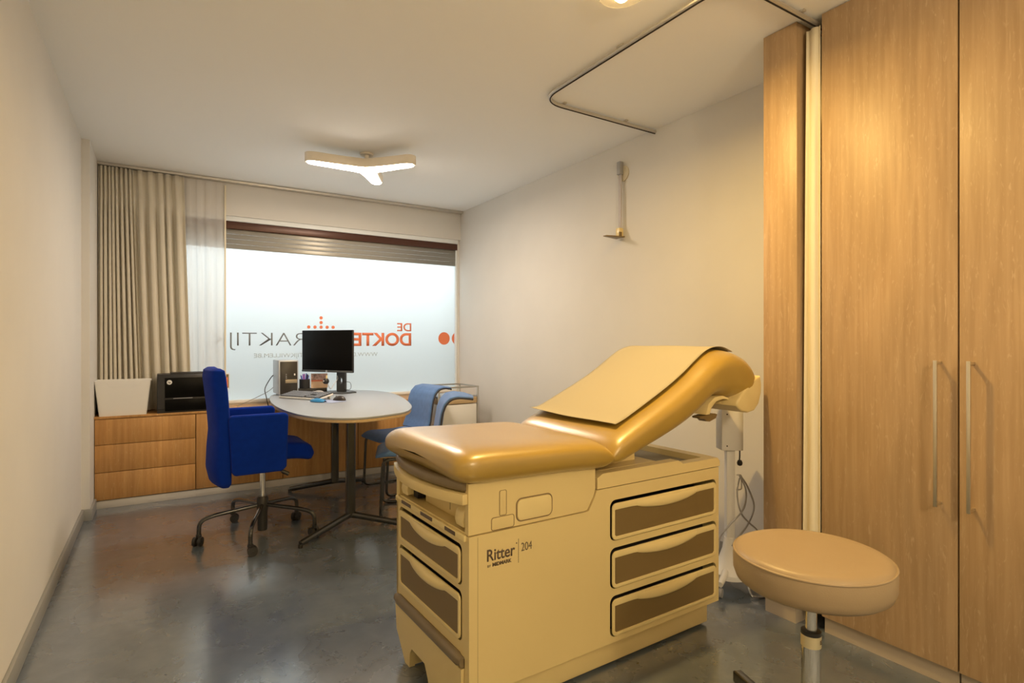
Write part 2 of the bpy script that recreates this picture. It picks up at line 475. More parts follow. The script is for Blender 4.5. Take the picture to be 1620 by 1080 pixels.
t = thing('drape', 'beige pleated drape gathered at the left end of the window', 'curtain', (0, 0, 0))
bm = bmesh.new()
curtain(bm, -.425, -.19, -.43, -.13, .735, H-.034, 5.745, 17, .030, 3)
curtain(bm, -.19, .185, -.13, .245, .735, H-.034, 5.744, 11, .034, 5)
obj('cloth', bm, M_drape, t, ang=80, solid=.003)
for k in range(9):
    x = -.40+k*.068
    bm = bmesh.new(); cyl(bm, (x, 5.76, H-.040), (x, 5.76, H-.029), .004, seg=8); obj('glider', bm, M_white_p, t)
t = thing('sheer_curtain', 'thin white sheer curtain with wide folds, right of the beige drape', 'curtain', (0, 0, 0))
bm = bmesh.new()
curtain(bm, .06, .520, .10, .520, .735, H-.034, 5.796, 11, .010, 11)
obj('cloth', bm, M_sheer, t, ang=80)
bm = bmesh.new(); box(bm, .508, .522, 5.780, 5.796, .74, H-.05, .003); obj('hem', bm, M_privacy, t)

# ================================================================ LOW CABINETS
CT, CF = .725, 5.47
edges = [-.432, .264, .958, 1.652, 2.335, 2.93]
names = ['oak drawer unit with three plain drawers under the white bin and printer',
         'oak cupboard with one plain door, behind the royal blue office chair',
         'oak cupboard with one plain door, behind the near leg of the white table',
         'oak cupboard with one plain door, behind the empty dusty blue chair seats',
         'short oak cupboard at the right end of the low row, behind the steel trolley']
for i, nm in enumerate(names):
    x0, x1 = edges[i], edges[i+1]
    t = thing('low_cabinet', nm, 'cabinet', (x0, CF, 0), group='oak cabinets under the window')
    w = x1-x0
    bm = bmesh.new(); box(bm, .002, w-.002, .022, .375, .062, CT-.02)
    obj('carcass', bm, M_oak_low, t)
    bm = bmesh.new(); box(bm, 0, w, .006, .022, 0, .06, .001); obj('plinth', bm, M_plinth_l, t)
    if i == 0:
        for z0, z1 in ((.066, .281), (.286, .499), (.504, CT-.022)):
            bm = bmesh.new(); box(bm, .003, w-.003, 0, .019, z0, z1, .0012); obj('drawer', bm, M_oak_low, t)
    else:
        bm = bmesh.new(); box(bm, .003, w-.003, 0, .019, .066, CT-.022, .0012); obj('door', bm, M_oak_low, t)
bm = bmesh.new(); box(bm, -.436, 2.945, CF-.004, 5.855, CT-.018, CT, .001)
tag(obj('worktop', bm, M_oak_low), 'long thin oak worktop running over the low cabinets below the window', 'worktop')

# white bin
t = thing('storage_bin', 'white plastic storage bin with a cut-out grip on the low oak cabinet', 'box', (-.245, 5.588, CT), 0)
bm = bmesh.new()
def bin_shell(bm, w0, w1, d0, d1, h, th=.004):
    def wall(u, v):
        w = lerp(w0, w1, v)/2; d = lerp(d0, d1, v)/2; r = .028
        o = rrect(-w, w, -d, d, r, 4); n = len(o); k = int(round(u*n)) % n
        return Vector((o[k][0], o[k][1], v*h))
    t2 = bmesh.new(); n = len(rrect(0, 1, 0, 1, .1, 4)); L = 13; V = []
    for j in range(L):
        v = j/(L-1); row = []
        for k in range(n):
            p = wall(k/n, v)
            # scooped grip in the front wall
            if p.y < 0 and abs(p.x) < .115:
                top = h - .050*min(1, max(0, (.115-abs(p.x))/.022))
                p.z = p.z*top/h
            row.append(t2.verts.new(p))
        V.append(row)
    for j in range(L-1):
        for k in range(n): t2.faces.new((V[j][k], V[j][(k+1) % n], V[j+1][(k+1) % n], V[j+1][k]))
    t2.faces.new(V[0])
    bmesh.ops.recalc_face_normals(t2, faces=t2.faces)
    merge(bm, t2)
# front wall drawn separately so that the grip has enough points
W0, W1, D0, D1, HB = .315, .375, .20, .235, .278
def slab(bm, P, th, nrm):
    a = bmesh.new(); vs = [a.verts.new(p) for p in P]; f = a.faces.new(vs)
    r = bmesh.ops.extrude_face_region(a, geom=[f])
    bmesh.ops.translate(a, vec=Vector(nrm)*th, verts=[g for g in r['geom'] if isinstance(g, bmesh.types.BMVert)])
    bmesh.ops.recalc_face_normals(a, faces=a.faces); merge(bm, a)
fr = [(-W0/2, -D0/2, 0), (W0/2, -D0/2, 0), (W1/2, -D1/2, HB)]
for xx, dz in ((.125, 0), (.115, -.006), (.105, -.030), (.095, -.045), (.075, -.052), (-.075, -.052), (-.095, -.045), (-.105, -.030), (-.115, -.006), (-.125, 0)):
    fr.append((xx, lerp(-D0/2, -D1/2, (HB+dz)/HB), HB+dz))
fr.append((-W1/2, -D1/2, HB))
slab(bm, fr, .005, (0, 1, 0))
slab(bm, [(W0/2, -D0/2, 0), (W0/2, D0/2, 0), (W1/2, D1/2, HB), (W1/2, -D1/2, HB)], .005, (-1, 0, 0))
slab(bm, [(-W0/2, -D0/2, 0), (-W0/2, D0/2, 0), (-W1/2, D1/2, HB), (-W1/2, -D1/2, HB)], .005, (1, 0, 0))
slab(bm, [(-W0/2, D0/2, 0), (W0/2, D0/2, 0), (W1/2, D1/2, HB+.002), (-W1/2, D1/2, HB+.002)], .005, (0, -1, 0))
box(bm, -W0/2, W0/2, -D0/2, D0/2, 0, .005)
obj('bin_body', bm, M_white_p, t)
bm = bmesh.new(); tube(bm, fillet([(-W1/2, -D1/2, HB), (-W1/2, D1/2, HB), (W1/2, D1/2, HB), (W1/2, -D1/2, HB)], .01), .004, 8)
obj('rim', bm, M_white_p, t)

# printer
t = thing('printer', 'black laser printer on the low oak cabinet beside the white bin', 'printer', (.19, 5.590, CT))
bm = bmesh.new()
prof = [(-.108, 0), (-.108, .03), (-.114, .035), (-.114, .30), (-.098, .322), (.098, .322), (.108, .30), (.108, 0)]
prism(bm, [(y, z) for y, z in prof], -.205, .205, .006, M=Matrix(((0, 0, 1, 0), (1, 0, 0, 0), (0, 1, 0, 0), (0, 0, 0, 1))))
obj('housing', bm, M_black_p, t)
bm = bmesh.new(); box(bm, -.150, .185, -.119, -.113, .125, .292, .003); obj('front_door', bm, M_screen, t)
bm = bmesh.new(); box(bm, -.150, .185, -.118, -.113, .015, .112, .003); obj('paper_tray', bm, M_screen, t)
bm = bmesh.new(); box(bm, -.110, .15, -.08, .08, .320, .332, .004); obj('output_tray', bm, M_black_p, t)
bm = bmesh.new(); box(bm, -.09, .05, -.121, -.118, .117, .122); obj('trim_line', bm, M_grey_p, t)
bm = bmesh.new(); lathe(bm, [(0, 0), (.019, 0), (.019, .002), (0, .002)], 28, M=T(-.118, -.1190, .255) @ RX(90))
lg = obj('logo_disc', bm, M_white_p, t)
b = text_bm('hp', .017, .019, T(-.1275, -.1212, .2485), 0.01, .0008); obj('logo_letters', b, M_black_p, lg, ang=180)

# sticker on the window beside the sheer curtain
t = thing('notice', 'small framed orange notice stuck on the window beside the sheer curtain', 'notice', (.510, YW-.006, .875))
bm = bmesh.new(); box(bm, -.05, .05, 0, .005, 0, .15, .001); obj('frame', bm, M_white_p, t)
bm = bmesh.new(); box(bm, -.042, .042, -.001, .001, .012, .138); obj('border', bm, M_taupe_pl, t)
bm = bmesh.new(); box(bm, -.036, .036, -.002, 0, .018, .11); obj('orange_panel', bm, M_film_red, t)

# ================================================================ WARDROBES (right)
def wardrobe_handle(t, y, z0, z1, lab=None):
    bm = bmesh.new()
    x = -.045
    box(bm, x-.006, x+.004, y-.006, y+.006, z0, z1, .001)
    box(bm, x, .0, y-.005, y+.005, z0+.004, z0+.014, .001)
    box(bm, x, .0, y-.005, y+.005, z1-.014, z1-.004, .001)
    return bm
# narrow one: Y 1.512..1.675
t = thing('tall_cabinet', 'narrow tall oak cabinet standing against the right wall beyond the cream curtain', 'cabinet', (2.51, 1.505, 0))
bm = bmesh.new(); box(bm, 0, .438, 0, .17, .085, H-.003, .0015); obj('carcass', bm, M_oak, t)
bm = bmesh.new(); box(bm, .012, .436, .012, .168, 0, .085); obj('plinth', bm, M_plinth, t)
WY = 1.408
wx = 2.545
t = thing('wardrobe', 'tall oak wardrobe, left door next to the cream curtain, long bar handle at its right', 'wardrobe', (wx, .894, 0), group='tall oak wardrobes')
w = WY-.894
bm = bmesh.new(); box(bm, .021, .403, .003, w, .075, H-.003); obj('carcass', bm, M_oak, t)
bm = bmesh.new(); box(bm, 0, .020, .003, w, .075, H-.006, .001); d = obj('door', bm, M_oak, t)
obj('handle', wardrobe_handle(t, .057, .692, 1.248), M_handle, d)
bm = bmesh.new(); box(bm, .018, .40, .003, w-.004, 0, .073); obj('plinth', bm, M_plinth, t)
t = thing('wardrobe', 'tall oak wardrobe at the right edge of the room with a knotty door', 'wardrobe', (wx, .38, 0), group='tall oak wardrobes')
bm = bmesh.new(); box(bm, .021, .403, 0, .511, .075, H-.003); obj('carcass', bm, M_oak, t)
bm = bmesh.new(); box(bm, 0, .020, 0, .511, .075, H-.006, .001); d = obj('door', bm, M_oak, t)
obj('handle', wardrobe_handle(t, .467, .692, 1.248), M_handle, d)
bm = bmesh.new(); box(bm, .018, .40, 0, .511, 0, .073); obj('plinth', bm, M_plinth, t)
# cream privacy curtain stacked in the gap
t = thing('privacy_curtain', 'cream cubicle curtain bunched in the gap between the oak cabinets', 'curtain', (0, 0, 0))
bm = bmesh.new()
curtain(bm, 1.416, 1.480, 1.416, 1.499, .085, H-.052, 2.545, 3, .013, 21, along='y', n=60)
curtain(bm, 1.418, 1.496, 1.420, 1.498, .085, H-.052, 2.64, 5, .030, 23, along='y')
obj('cloth', bm, M_privacy, t, ang=80, solid=.003)
bm = bmesh.new(); box(bm, 2.565, 2.60, 1.455, 1.468, H-.16, H-.045, .003); obj('header_tape', bm, M_white_p, t)
bm = bmesh.new(); cyl(bm, (2.58, 1.455, H-.06), (2.58, 1.452, H-.039), .004, seg=8); obj('hook', bm, M_white_p, t)

# cubicle track
t = thing('cubicle_track', 'bent aluminium curtain track on the ceiling around the treatment corner', 'curtain track', (0, 0, 0))
zt = H-.020
pts = fillet([(2.945, 2.80, zt), (1.965, 2.80, zt), (1.965, 1.452, zt), (2.72, 1.452, zt)], .17, 9)
bm = bmesh.new(); tube(bm, pts, .013, 10, flat=.9); obj('rail', bm, M_track, t)
bm = bmesh.new(); tube(bm, [p-Vector((0, 0, .0125)) for p in pts], .004, 6); obj('groove', bm, M_dark, t)
for x, y in ((2.14, 2.80), (2.66, 2.80), (1.965, 2.1), (2.45, 1.452)):
    bm = bmesh.new(); box(bm, x-.010, x+.010, y-.022, y+.022, H-.009, H-.001, .001); obj('bracket', bm, M_track, t)

# ================================================================ LAMPS
# three-armed lamp
def star_outline(arms, wbase, wtip, grow=0.0, n=8):
    out = []
    for i, (a, L) in enumerate(arms):
        a2 = arms[(i+1) % len(arms)][0]
        if a2 < a: a2 += 360
        d = Vector((math.cos(R(a)), math.sin(R(a)))); nrm = Vector((-d.y, d.x))
        L = L+grow; wt = wtip+grow; wb = wbase+grow
        out.append(d*(L*.35) - nrm*(wb*.62+.0)) if False else None
        for s in (.42, .7, .9):
            out.append(d*(L*s) - nrm*lerp(wb, wt, s))
        for k in range(n+1):
            b_ = R(-80+160*k/n); out.append(d*(L-wt+wt*math.cos(b_)) + nrm*wt*math.sin(b_))
        for s in (.9, .7, .42):
            out.append(d*(L*s) + nrm*lerp(wb, wt, s))
        am = R((a+a2)/2); c = Vector((math.cos(am), math.sin(am)))
        out.append(c*(wbase*1.25+grow))
    return [(p.x, p.y) for p in out if p is not None]
arms = [(59, .40), (178, .47), (307, .44)]
def arm_lamp(label, x, y, rz=0):
    t = thing('ceiling_lamp', label, 'lamp', (x, y, 2.67), rz)
    so = star_outline(arms, .070, .050)
    bm = bmesh.new(); prism(bm, so, .006, .075, .006, 3); lamp_body = obj('shade', bm, M_lamp_body, t, ang=50)
    si = star_outline([(a, L-.022) for a, L in arms], .058, .036)
    bm = bmesh.new(); prism(bm, si, .000, .0065); obj('diffuser', bm, M_glow, t)
    bm = bmesh.new(); cyl(bm, (0, 0, .07), (0, 0, H-2.67), .018, seg=20); lathe(bm, [(0, .125), (.05, .125), (.055, .139), (0, .139)], 28)
    obj('stem', bm, M_lamp_body, t)
arm_lamp('white three-armed boomerang ceiling lamp lit above the white table', 1.395, 4.385)
# round ceiling spots: one at the top edge of the photo; behind the camera an added fill globe
def spot(x, y, label, watts):
    t = thing('round_ceiling_lamp', label, 'lamp', (x, y, H))
    bm = bmesh.new(); lathe(bm, [(0, -.012), (.055, -.012), (.06, -.002), (0, -.002)], 32); obj('ceiling_plate', bm, M_lamp_body, t)
    bm = bmesh.new(); lathe(bm, [(.03, -.030), (.098, -.040), (.10, -.037), (.098, -.034), (.03, -.024), (.03, -.030)], 40)
    g = mat('lamp_glass', (.92, .90, .84), .08, trans=.9); obj('glass_ring', bm, g, t)
    bm = bmesh.new(); lathe(bm, [(0, -.070), (.018, -.066), (.032, -.052), (.036, -.035), (.030, -.012), (0, -.012)], 28)
    obj('bulb', bm, M_bulb, t)
    l = bpy.data.lights.new('bulb_light', 'AREA'); l.shape = 'DISK'; l.size = .07*K; l.energy = watts; l.color = (1.0, .64, .20); l.spread = R(170)
    lo = bpy.data.objects.new('bulb_light', l); col.objects.link(lo); lo.location = (0, 0, -.078*K); lo.parent = t
spot(1.636, 1.742, 'round glass ceiling lamp glowing yellow at the top edge of the photo', SPOT_W)
t = thing('added_fill_globe', 'unseen globe added behind the camera as fill light', 'lamp', (1.0, -.95, 2.15))  # added lamp, never in view, lifts the overall room brightness
bm = bmesh.new(); bmesh.ops.create_uvsphere(bm, u_segments=32, v_segments=20, radius=.15); obj('globe', bm, emit('fill_glow', (1.0, .77, .47), FILL_GLOW), t, ang=180)
bm = bmesh.new(); cyl(bm, (0, 0, .145), (0, 0, .65), .006, seg=10); lathe(bm, [(0, .63), (.05, .63), (.05, .655), (0, .655)], 24); obj('cord', bm, M_white_p, t)

# ================================================================ STADIOMETER on right wall
t = thing('height_gauge', 'wall-mounted height gauge with round base plate and a thin head bar', 'height gauge', (XR, 3.13, 2.1))
bm = bmesh.new(); lathe(bm, [(0, 0), (.058, 0), (.058, .008), (.05, .012), (0, .012)], 36, M=T(0, -.01, .478) @ RY(-90)); obj('base_plate', bm, mat('plate_cream', (.62, .56, .42), .5), t)
bm = bmesh.new(); box(bm, -.045, -.008, -.018, .018, .468, .565, .004); obj('tape_housing', bm, M_grey_p, t)
bm = bmesh.new(); box(bm, -.030, -.022, -.015, .015, .03, .47, .001); obj('tape', bm, mat('tape_grey', (.50, .46, .45), .5), t)
bm = bmesh.new(); box(bm, -.052, -.012, -.022, .022, .0, .068, .006); obj('slider', bm, M_cream_d, t)
bm = bmesh.new(); prism(bm, [(-.02, -.045), (-.02, .05), (-.175, .02), (-.175, -.01)], -.006, .002, .001)
box(bm, -.06, -.035, -.03, -.022, 0, .035, .002); obj('head_bar', bm, M_taupe_pl, t)

# ================================================================ DESK
DZ = .84
t = thing('desk', 'white boat-shaped table with two black columns and splayed feet', 'desk', (1.24, 4.55, 0))
raw = [(.790, 5.10), (.86, 5.42), (1.02, 5.60), (1.25, 5.665), (1.50, 5.62), (1.72, 5.46), (1.825, 5.22), (1.825, 4.92), (1.77, 4.58), (1.67, 4.18), (1.565, 3.87), (1.43, 3.65), (1.265, 3.555), (1.10, 3.51), (.97, 3.55), (.84, 3.71), (.765, 3.97), (.735, 4.35), (.748, 4.75)]
pts = []
N = len(raw)
for i in range(N):
    p0, p1, p2, p3 = [Vector(raw[(i+k-1) % N]) for k in range(4)]
    for j in range(5):
        s = j/5; pts.append(.5*((2*p1)+(-p0+p2)*s+(2*p0-5*p1+4*p2-p3)*s*s+(-p0+3*p1-3*p2+p3)*s**3))
out = [(p.x-1.24, p.y-4.55) for p in pts]
bm = bmesh.new(); prism(bm, out, DZ-.012, DZ, .002); obj('tabletop', bm, M_white_l, t, ang=40)
bm = bmesh.new(); prism(bm, [(x*.992, y*.996) for x, y in out], DZ-.034, DZ-.012, .006); obj('edge_band', bm, M_ply, t, ang=40)
for cx, cy, k in ((1.16, 4.02, 0), (1.32, 5.06, 1)):
    lx, ly = cx-1.24, cy-4.55
    bm = bmesh.new()
    o = rrect(-.032, .032, -.028, .028, .014, 4)
    prism(bm, [(x+lx, y+ly) for x, y in o], .075, DZ-.034)
    c = obj('column', bm, M_black_m, t)
    feet = (((.765, 3.76), (1.46, 3.80)) if k == 0 else ((.97, 5.20), (1.62, 5.20)))
    for fx, fy in feet:
        bm = bmesh.new()
        a = Vector((lx, ly, .085)); b = Vector((fx-1.24, fy-4.55, .028))
        tube(bm, [a, a.lerp(b, .15), a.lerp(b, .95), b], .022, 14, flat=1.15, taper=.72)
        lg = obj('foot', bm, M_black_m, c)
        bm = bmesh.new(); cyl(bm, b+Vector((0, 0, -.028)), b+Vector((0, 0, -.004)), .014, seg=14); cyl_o = bm
        d = (a-b).normalized()
        o2 = obj('glide', bm, M_black_p, t)
    bm = bmesh.new(); box(bm, lx-.12, lx+.12, ly-.06, ly+.06, DZ-.040, DZ-.034); obj('mount_plate', bm, M_black_m, t)

# computer tower
t = TOWER = thing('computer_tower', 'grey computer tower with dark front at the far left corner of the desk', 'computer', (.898, 5.317, DZ))
bm = bmesh.new(); box(bm, 0, .168, .006, .30, .004, .312, .006); obj('case', bm, M_silver, t)
bm = bmesh.new(); box(bm, .012, .158, 0, .008, .008, .300, .003); f = obj('front_panel', bm, mat('dark_bronze', (.030, .025, .020), .35), t)
bm = bmesh.new(); box(bm, .055, .155, -.002, .001, .108, .140, .001); obj('drive_bay', bm, mat('bay', (.35, .29, .20), .4, .4), f)
bm = bmesh.new(); box(bm, .128, .140, -.003, 0, .175, .192, .002); obj('power_button', bm, M_white_p, f)
bm = bmesh.new()
for k in range(3): box(bm, .058, .066, -.002, 0, .150+k*.016, .158+k*.016, .001)
obj('port', bm, M_grey_p, f)

# monitor
t = MON = thing('monitor', 'black flat monitor with thin bezel on a dark stand, switched off', 'monitor', (1.435, 5.31, DZ), -57)
# local x along the screen, -y towards the user
SC = T(-.075, -.095, 0)
bm = bmesh.new(); box(bm, -.305, .305, 0, .022, .195, .585, .005, M=SC); obj('housing', bm, M_black_p, t)
bm = bmesh.new(); box(bm, -.299, .299, -.0015, .001, .216, .580, .001, M=SC); obj('screen', bm, M_screen, t)
bm = bmesh.new(); box(bm, -.305, .305, -.003, .002, .195, .213, .002, M=SC); obj('lower_bezel', bm, M_stand, t)
bm = bmesh.new(); lathe(bm, [(0, 0), (.011, 0), (.011, .001), (0, .001)], 20, M=SC @ T(0, -.003, .204) @ RX(90)); obj('emblem', bm, M_silver, t)
# column with an oval opening
o = rrect(-.050, .050, .0, .44, .012, 3)
hole = [(.018*math.cos(a), .105+.032*math.sin(a)) for a in [2*math.pi*k/20 for k in range(20)]]
bm = bmesh.new(); plate(bm, o, [hole], -.012, .012, M=T(0, .02, .008) @ RX(90)); obj('stand_column', bm, M_stand, t)
bm = bmesh.new(); prism(bm, rrect(-.13, .13, -.12, .085, .02), 0, .010, .002); obj('stand_base', bm, M_stand, t)
bm = bmesh.new(); box(bm, -.06, .06, -.075, .012, .33, .43, .006); obj('neck', bm, M_black_p, t)

# webcam hanging under the monitor
t = thing('webcam', 'small dark webcam clipped under the monitor', 'webcam', (1.258, 5.118, DZ+.126), -57)
bm = bmesh.new(); lathe(bm, [(0, -.026), (.018, -.022), (.026, -.010), (.028, 0), (.026, .010), (.018, .022), (0, .026)], 24); obj('body', bm, M_black_p, t)
bm = bmesh.new(); lathe(bm, [(0, 0), (.009, 0), (.009, .004), (0, .004)], 20, M=T(0, -.025, .004) @ RX(90)); obj('lens', bm, M_chrome, t)
bm = bmesh.new(); cyl(bm, (0, .006, .020), (0, .010, .052), .007, seg=12); obj('clip', bm, M_cream_d, t)

# keyboard
KT = T(0, 0, .003) @ RX(11)
t = thing('keyboard', 'white keyboard with pale keys on the desk in front of the monitor', 'keyboard', (.975, 4.875, DZ), -60)
bm = bmesh.new(); prism(bm, rrect(-.235, .235, 0, .165, .010), 0, .014, .002, M=KT)
obj('base', bm, M_white_p, t)
bm = bmesh.new(); prism(bm, rrect(-.228, .228, .006, .159, .008), .0135, .0150, M=KT); obj('deck', bm, M_black_p, t)
bm = bmesh.new()
for r_ in range(6):
    y = .012+r_*.0245; x = -.224
    if r_ == 0:
        for w_ in (.03, .022, .022, .12, .022, .022, .03): box(bm, x, x+w_-.003, y, y+.020, .0145, .0240, .002, 1, M=KT); x += w_
    else:
        for k in range(14): box(bm, x, x+.0178, y, y+.020, .0145, .0240, .002, 1, M=KT); x += .0206
    x = .075
    for k in range(3):
        if r_ in (0, 1, 3, 4, 5): box(bm, x, x+.016, y, y+.020, .0145, .0240, .002, 1, M=KT)
        x += .019
    x = .140
    for k in range(4): box(bm, x, x+.0175, y, y+.020, .0145, .0240, .002, 1, M=KT); x += .0205
tag(obj('keys', bm, mat('key_caps', (.15, .17, .21), .5), t), kind='stuff')

for x0 in (-.20, .17):
    bm = bmesh.new(); box(bm, x0, x0+.03, .150, .160, 0, .036, .002); obj('foot', bm, M_white_p, t)
# mouse pad with wrist rest, mouse
t = thing('mouse_pad', 'blue mouse pad with a gel wrist rest near the desk edge', 'mouse pad', (1.13, 4.56, DZ), -60)
bm = bmesh.new(); prism(bm, rrect(-.11, .11, -.06, .12, .03), 0, .004, .001); obj('pad', bm, mat('pad_cloth', (.30, .36, .55), .8), t)
def gel(u, v):
    a = math.pi*v; x = -.125+.15*u; w = .036*(math.sin(math.pi*(.06+.88*u))**.5)
    return Vector((x, -.045-w*math.cos(a), .004+.027*math.sin(a)*math.sin(math.pi*(.06+.88*u))**.5))
bm = bmesh.new(); grid(bm, 16, 9, gel); obj('wrist_rest', bm, M_blue_gel, t)
def mouse(name, label, loc, rz, mt):
    t = thing(name, label, 'mouse', loc, rz)
    t2 = bmesh.new(); bmesh.ops.create_uvsphere(t2, u_segments=24, v_segments=14, radius=1)
    for v in t2.verts:
        x, y, z = v.co; w = .036*(1+.12*y)
        v.co = Vector((x*w, y*.066, max(0, z)*.036*(1-.18*y) if z > 0 else z*.001+.0))
    bm = bmesh.new(); merge(bm, t2, T(0, 0, .001)); obj('shell', bm, mt, t)
    bm = bmesh.new(); t2 = bmesh.new(); lathe(t2, [(.0085, -.004), (.0085, .004), (0, .004)], 16); merge(bm, t2, T(0, .036, .027) @ RY(90)); obj('wheel', bm, M_grey_p, t)
    return t
mouse('computer_mouse', 'black computer mouse lying on the blue mouse pad', (1.235, 4.585, DZ+.0052), 25, mat('mouse_black', (.035, .028, .026), .35))
mouse('computer_mouse', 'dark grey computer mouse behind the keyboard, by the monitor stand', (1.215, 5.245, DZ), 70, M_grey_p)

# black box under the pen cup and the calendar
bm = bmesh.new(); prism(bm, rrect(-.13, .13, -.045, .045, .012), 0, .038, .004)
tag(obj('document_box', bm, M_black_p, loc=(1.235, 5.535, DZ), rotz=-8), 'low flat black box at the far edge of the desk under the pen cup', 'box')
t = thing('pen_cup', 'black pen cup on the flat black box, full of pens', 'pen holder', (1.165, 5.540, DZ+.038))
bm = bmesh.new(); lathe(bm, [(0, 0), (.047, 0), (.048, .004), (.048, .086), (.044, .086), (.044, .006), (0, .006)], 28); obj('cup', bm, M_black_p, t)
rp = random.Random(5)
pens = []
for k in range(7):
    a = k*51; r0 = .018; dx, dy = math.cos(R(a)), math.sin(R(a))
    m_ = [M_pen_b, M_pen_b, M_pen_v, M_silver, M_pen_b, M_pen_v, M_piping][k]
    lab = {0: 'blue', 1: 'blue', 2: 'violet', 3: 'silver', 4: 'blue', 5: 'violet', 6: 'black'}[k] + ' pen standing in the black pen cup on the desk'
    hh = .112+.006*((k*3) % 4)
    bm = bmesh.new(); cyl(bm, (0, 0, 0), (dx*.026, dy*.026, hh), .0055, seg=10)
    p = tag(obj('pen', bm, m_, loc=(1.165+dx*.010, 5.540+dy*.010, DZ+.046)), lab, 'pen', 'pens in the cup')
# calendar
t = thing('desk_calendar', 'small standing desk calendar with a red picture band behind the monitor', 'calendar', (1.295, 5.512, DZ+.038), -8)
bm = bmesh.new(); prism(bm, [(-.002, 0), (.045, 0), (.026, .135), (.022, .135)], -.075, .075, M=Matrix(((0, 0, 1, 0), (1, 0, 0, 0), (0, 1, 0, 0), (0, 0, 0, 1)))); obj('easel', bm, M_beige, t)
TL = RX(-9.5)
bm = bmesh.new(); box(bm, -.073, .073, -.004, -.0025, .075, .132, M=TL); obj('picture', bm, mat('picture_print', (.55, .36, .32), .6, var=.6, vscale=45), t)
bm = bmesh.new(); box(bm, -.073, .073, -.0045, -.003, .062, .075, M=TL); obj('red_band', bm, M_red, t)
bm = bmesh.new()
for k in range(10): tube(bm, [(-.065+k*.0145, .024+.006*math.cos(a), .135+.006*math.sin(a)) for a in [2*math.pi*j/10 for j in range(10)]], .0012, 5, closed=True)
obj('spiral', bm, M_steel, t)
# cables at the desk
def cable(parent, pts, r, m, smooth=12, name='cable'):
    inv = Matrix.Rotation(-parent.rotation_euler.z, 4, 'Z') @ Matrix.Translation(-parent.location/K)
    P = [inv @ Vector(p) for p in pts]; out = []
    P = [P[0]]+P+[P[-1]]
    for i in range(1, len(P)-2):
        p0, p1, p2, p3 = P[i-1:i+3]
        for j in range(smooth):
            s = j/smooth; out.append(.5*((2*p1)+(-p0+p2)*s+(2*p0-5*p1+4*p2-p3)*s*s+(-p0+3*p1-3*p2+p3)*s**3))
    out.append(P[-2])
    bm = bmesh.new(); tube(bm, out, r, 8); return obj(name, bm, m, parent)
cable(MON, [(1.27, 5.13, DZ+.12), (1.32, 5.20, DZ+.05), (1.36, 5.24, DZ+.09), (1.40, 5.27, DZ+.13), (1.42, 5.36, DZ+.16)], .003, M_cable_w)
cable(MON, [(1.44, 5.30, DZ+.10), (1.50, 5.22, DZ+.10), (1.50, 5.20, DZ+.04), (1.46, 5.26, DZ+.03), (1.52, 5.17, DZ+.02), (1.54, 5.15, DZ+.006)], .0022, M_cable_b)
cable(TOWER, [(.905, 5.62, DZ+.17), (.865, 5.55, DZ+.14), (.80, 5.42, DZ+.06), (.80, 5.35, DZ-.01), (.815, 5.32, DZ-.10)], .004, M_cable_b)
cable(TOWER, [(.905, 5.60, DZ+.06), (.84, 5.60, DZ+.01), (.70, 5.62, DZ-.06), (.60, 5.66, CT+.006)], .003, M_grey_p)

# ================================================================ BLUE OFFICE CHAIR
t = thing('office_chair', 'royal blue upholstered office chair on a black five-star base with castors', 'office chair', (.60, 4.17, 0), 1)
# backrest: loft over z
prof = [(.395, -.295, -.245), (.42, -.325, -.232), (.50, -.343, -.230), (.62, -.338, -.232), (.74, -.328, -.236), (.88, -.338, -.244), (1.0, -.352, -.252), (1.09, -.362, -.262), (1.135, -.356, -.272), (1.148, -.335, -.290)]
def loft_z(bm, prof, hw, ns=26, pw=5.0, bulge=.0):
    def fn(u, v):
        f = u*(len(prof)-1); i = min(int(f), len(prof)-2); s = f-i
        z, a, b = [lerp(prof[i][q], prof[i+1][q], s) for q in range(3)]
        th = 2*math.pi*v; c, d = math.cos(th), math.sin(th)
        e = 2/pw
        edge = 1 - .10*(max(0, 1-u*6)**2) - .14*(max(0, (u-.86)/.14)**2)
        y = hw*edge*math.copysign(abs(c)**e, c)
        x = (a+b)/2 + (b-a)/2*math.copysign(abs(d)**e, d)
        x += .03*(y/hw)**2
        return Vector((x, y, z))
    grid(bm, (len(prof)-1)*4+1, ns, fn, closed_v=True)
bm = bmesh.new(); loft_z(bm, prof, .235, 40); obj('backrest', bm, M_blue, t, ang=60)
# seat
def seat_fn(x0, x1, hw, z0, z1, pw=6, dip=.01, front_drop=.03):
    def fn(u, v):
        x = lerp(x0, x1, u); e = 2/pw
        r = .05; du = min((x-x0)/r, (x1-x)/r, 1); rr = math.sqrt(max(0, 1-(1-du)**2)) if du < 1 else 1
        th = 2*math.pi*v; c, d = math.cos(th), math.sin(th)
        y = hw*(.84+.16*rr)*math.copysign(abs(c)**e, c)
        zm = (z0+z1)/2; h = (z1-z0)/2*(.25+.75*rr)
        z = zm + h*math.copysign(abs(d)**e, d)
        if d > 0: z -= dip*(1-(y/hw)**2)
        z -= front_drop*max(0, (u-.7)/.3)**2
        return Vector((x, y, z))
    return fn
bm = bmesh.new(); grid(bm, 30, 44, seat_fn(-.235, .30, .205, .525, .648), closed_v=True); obj('seat', bm, M_blue, t, ang=60)
for s in (-1, 1):
    bm = bmesh.new()
    o = rrect(-.238, .120, .470, .852, .030, 6)
    o = [(x+(.02 if z < .56 and x < 0 else 0)-(.028*max(0, (.52-z)/.05) if x > 0 else 0), z) for x, z in o]
    prism(bm, o, -.024, .024, .014, 4, M=T(0, s*.232, 0) @ RX(90))
    obj('armrest', bm, M_blue, t, ang=60)
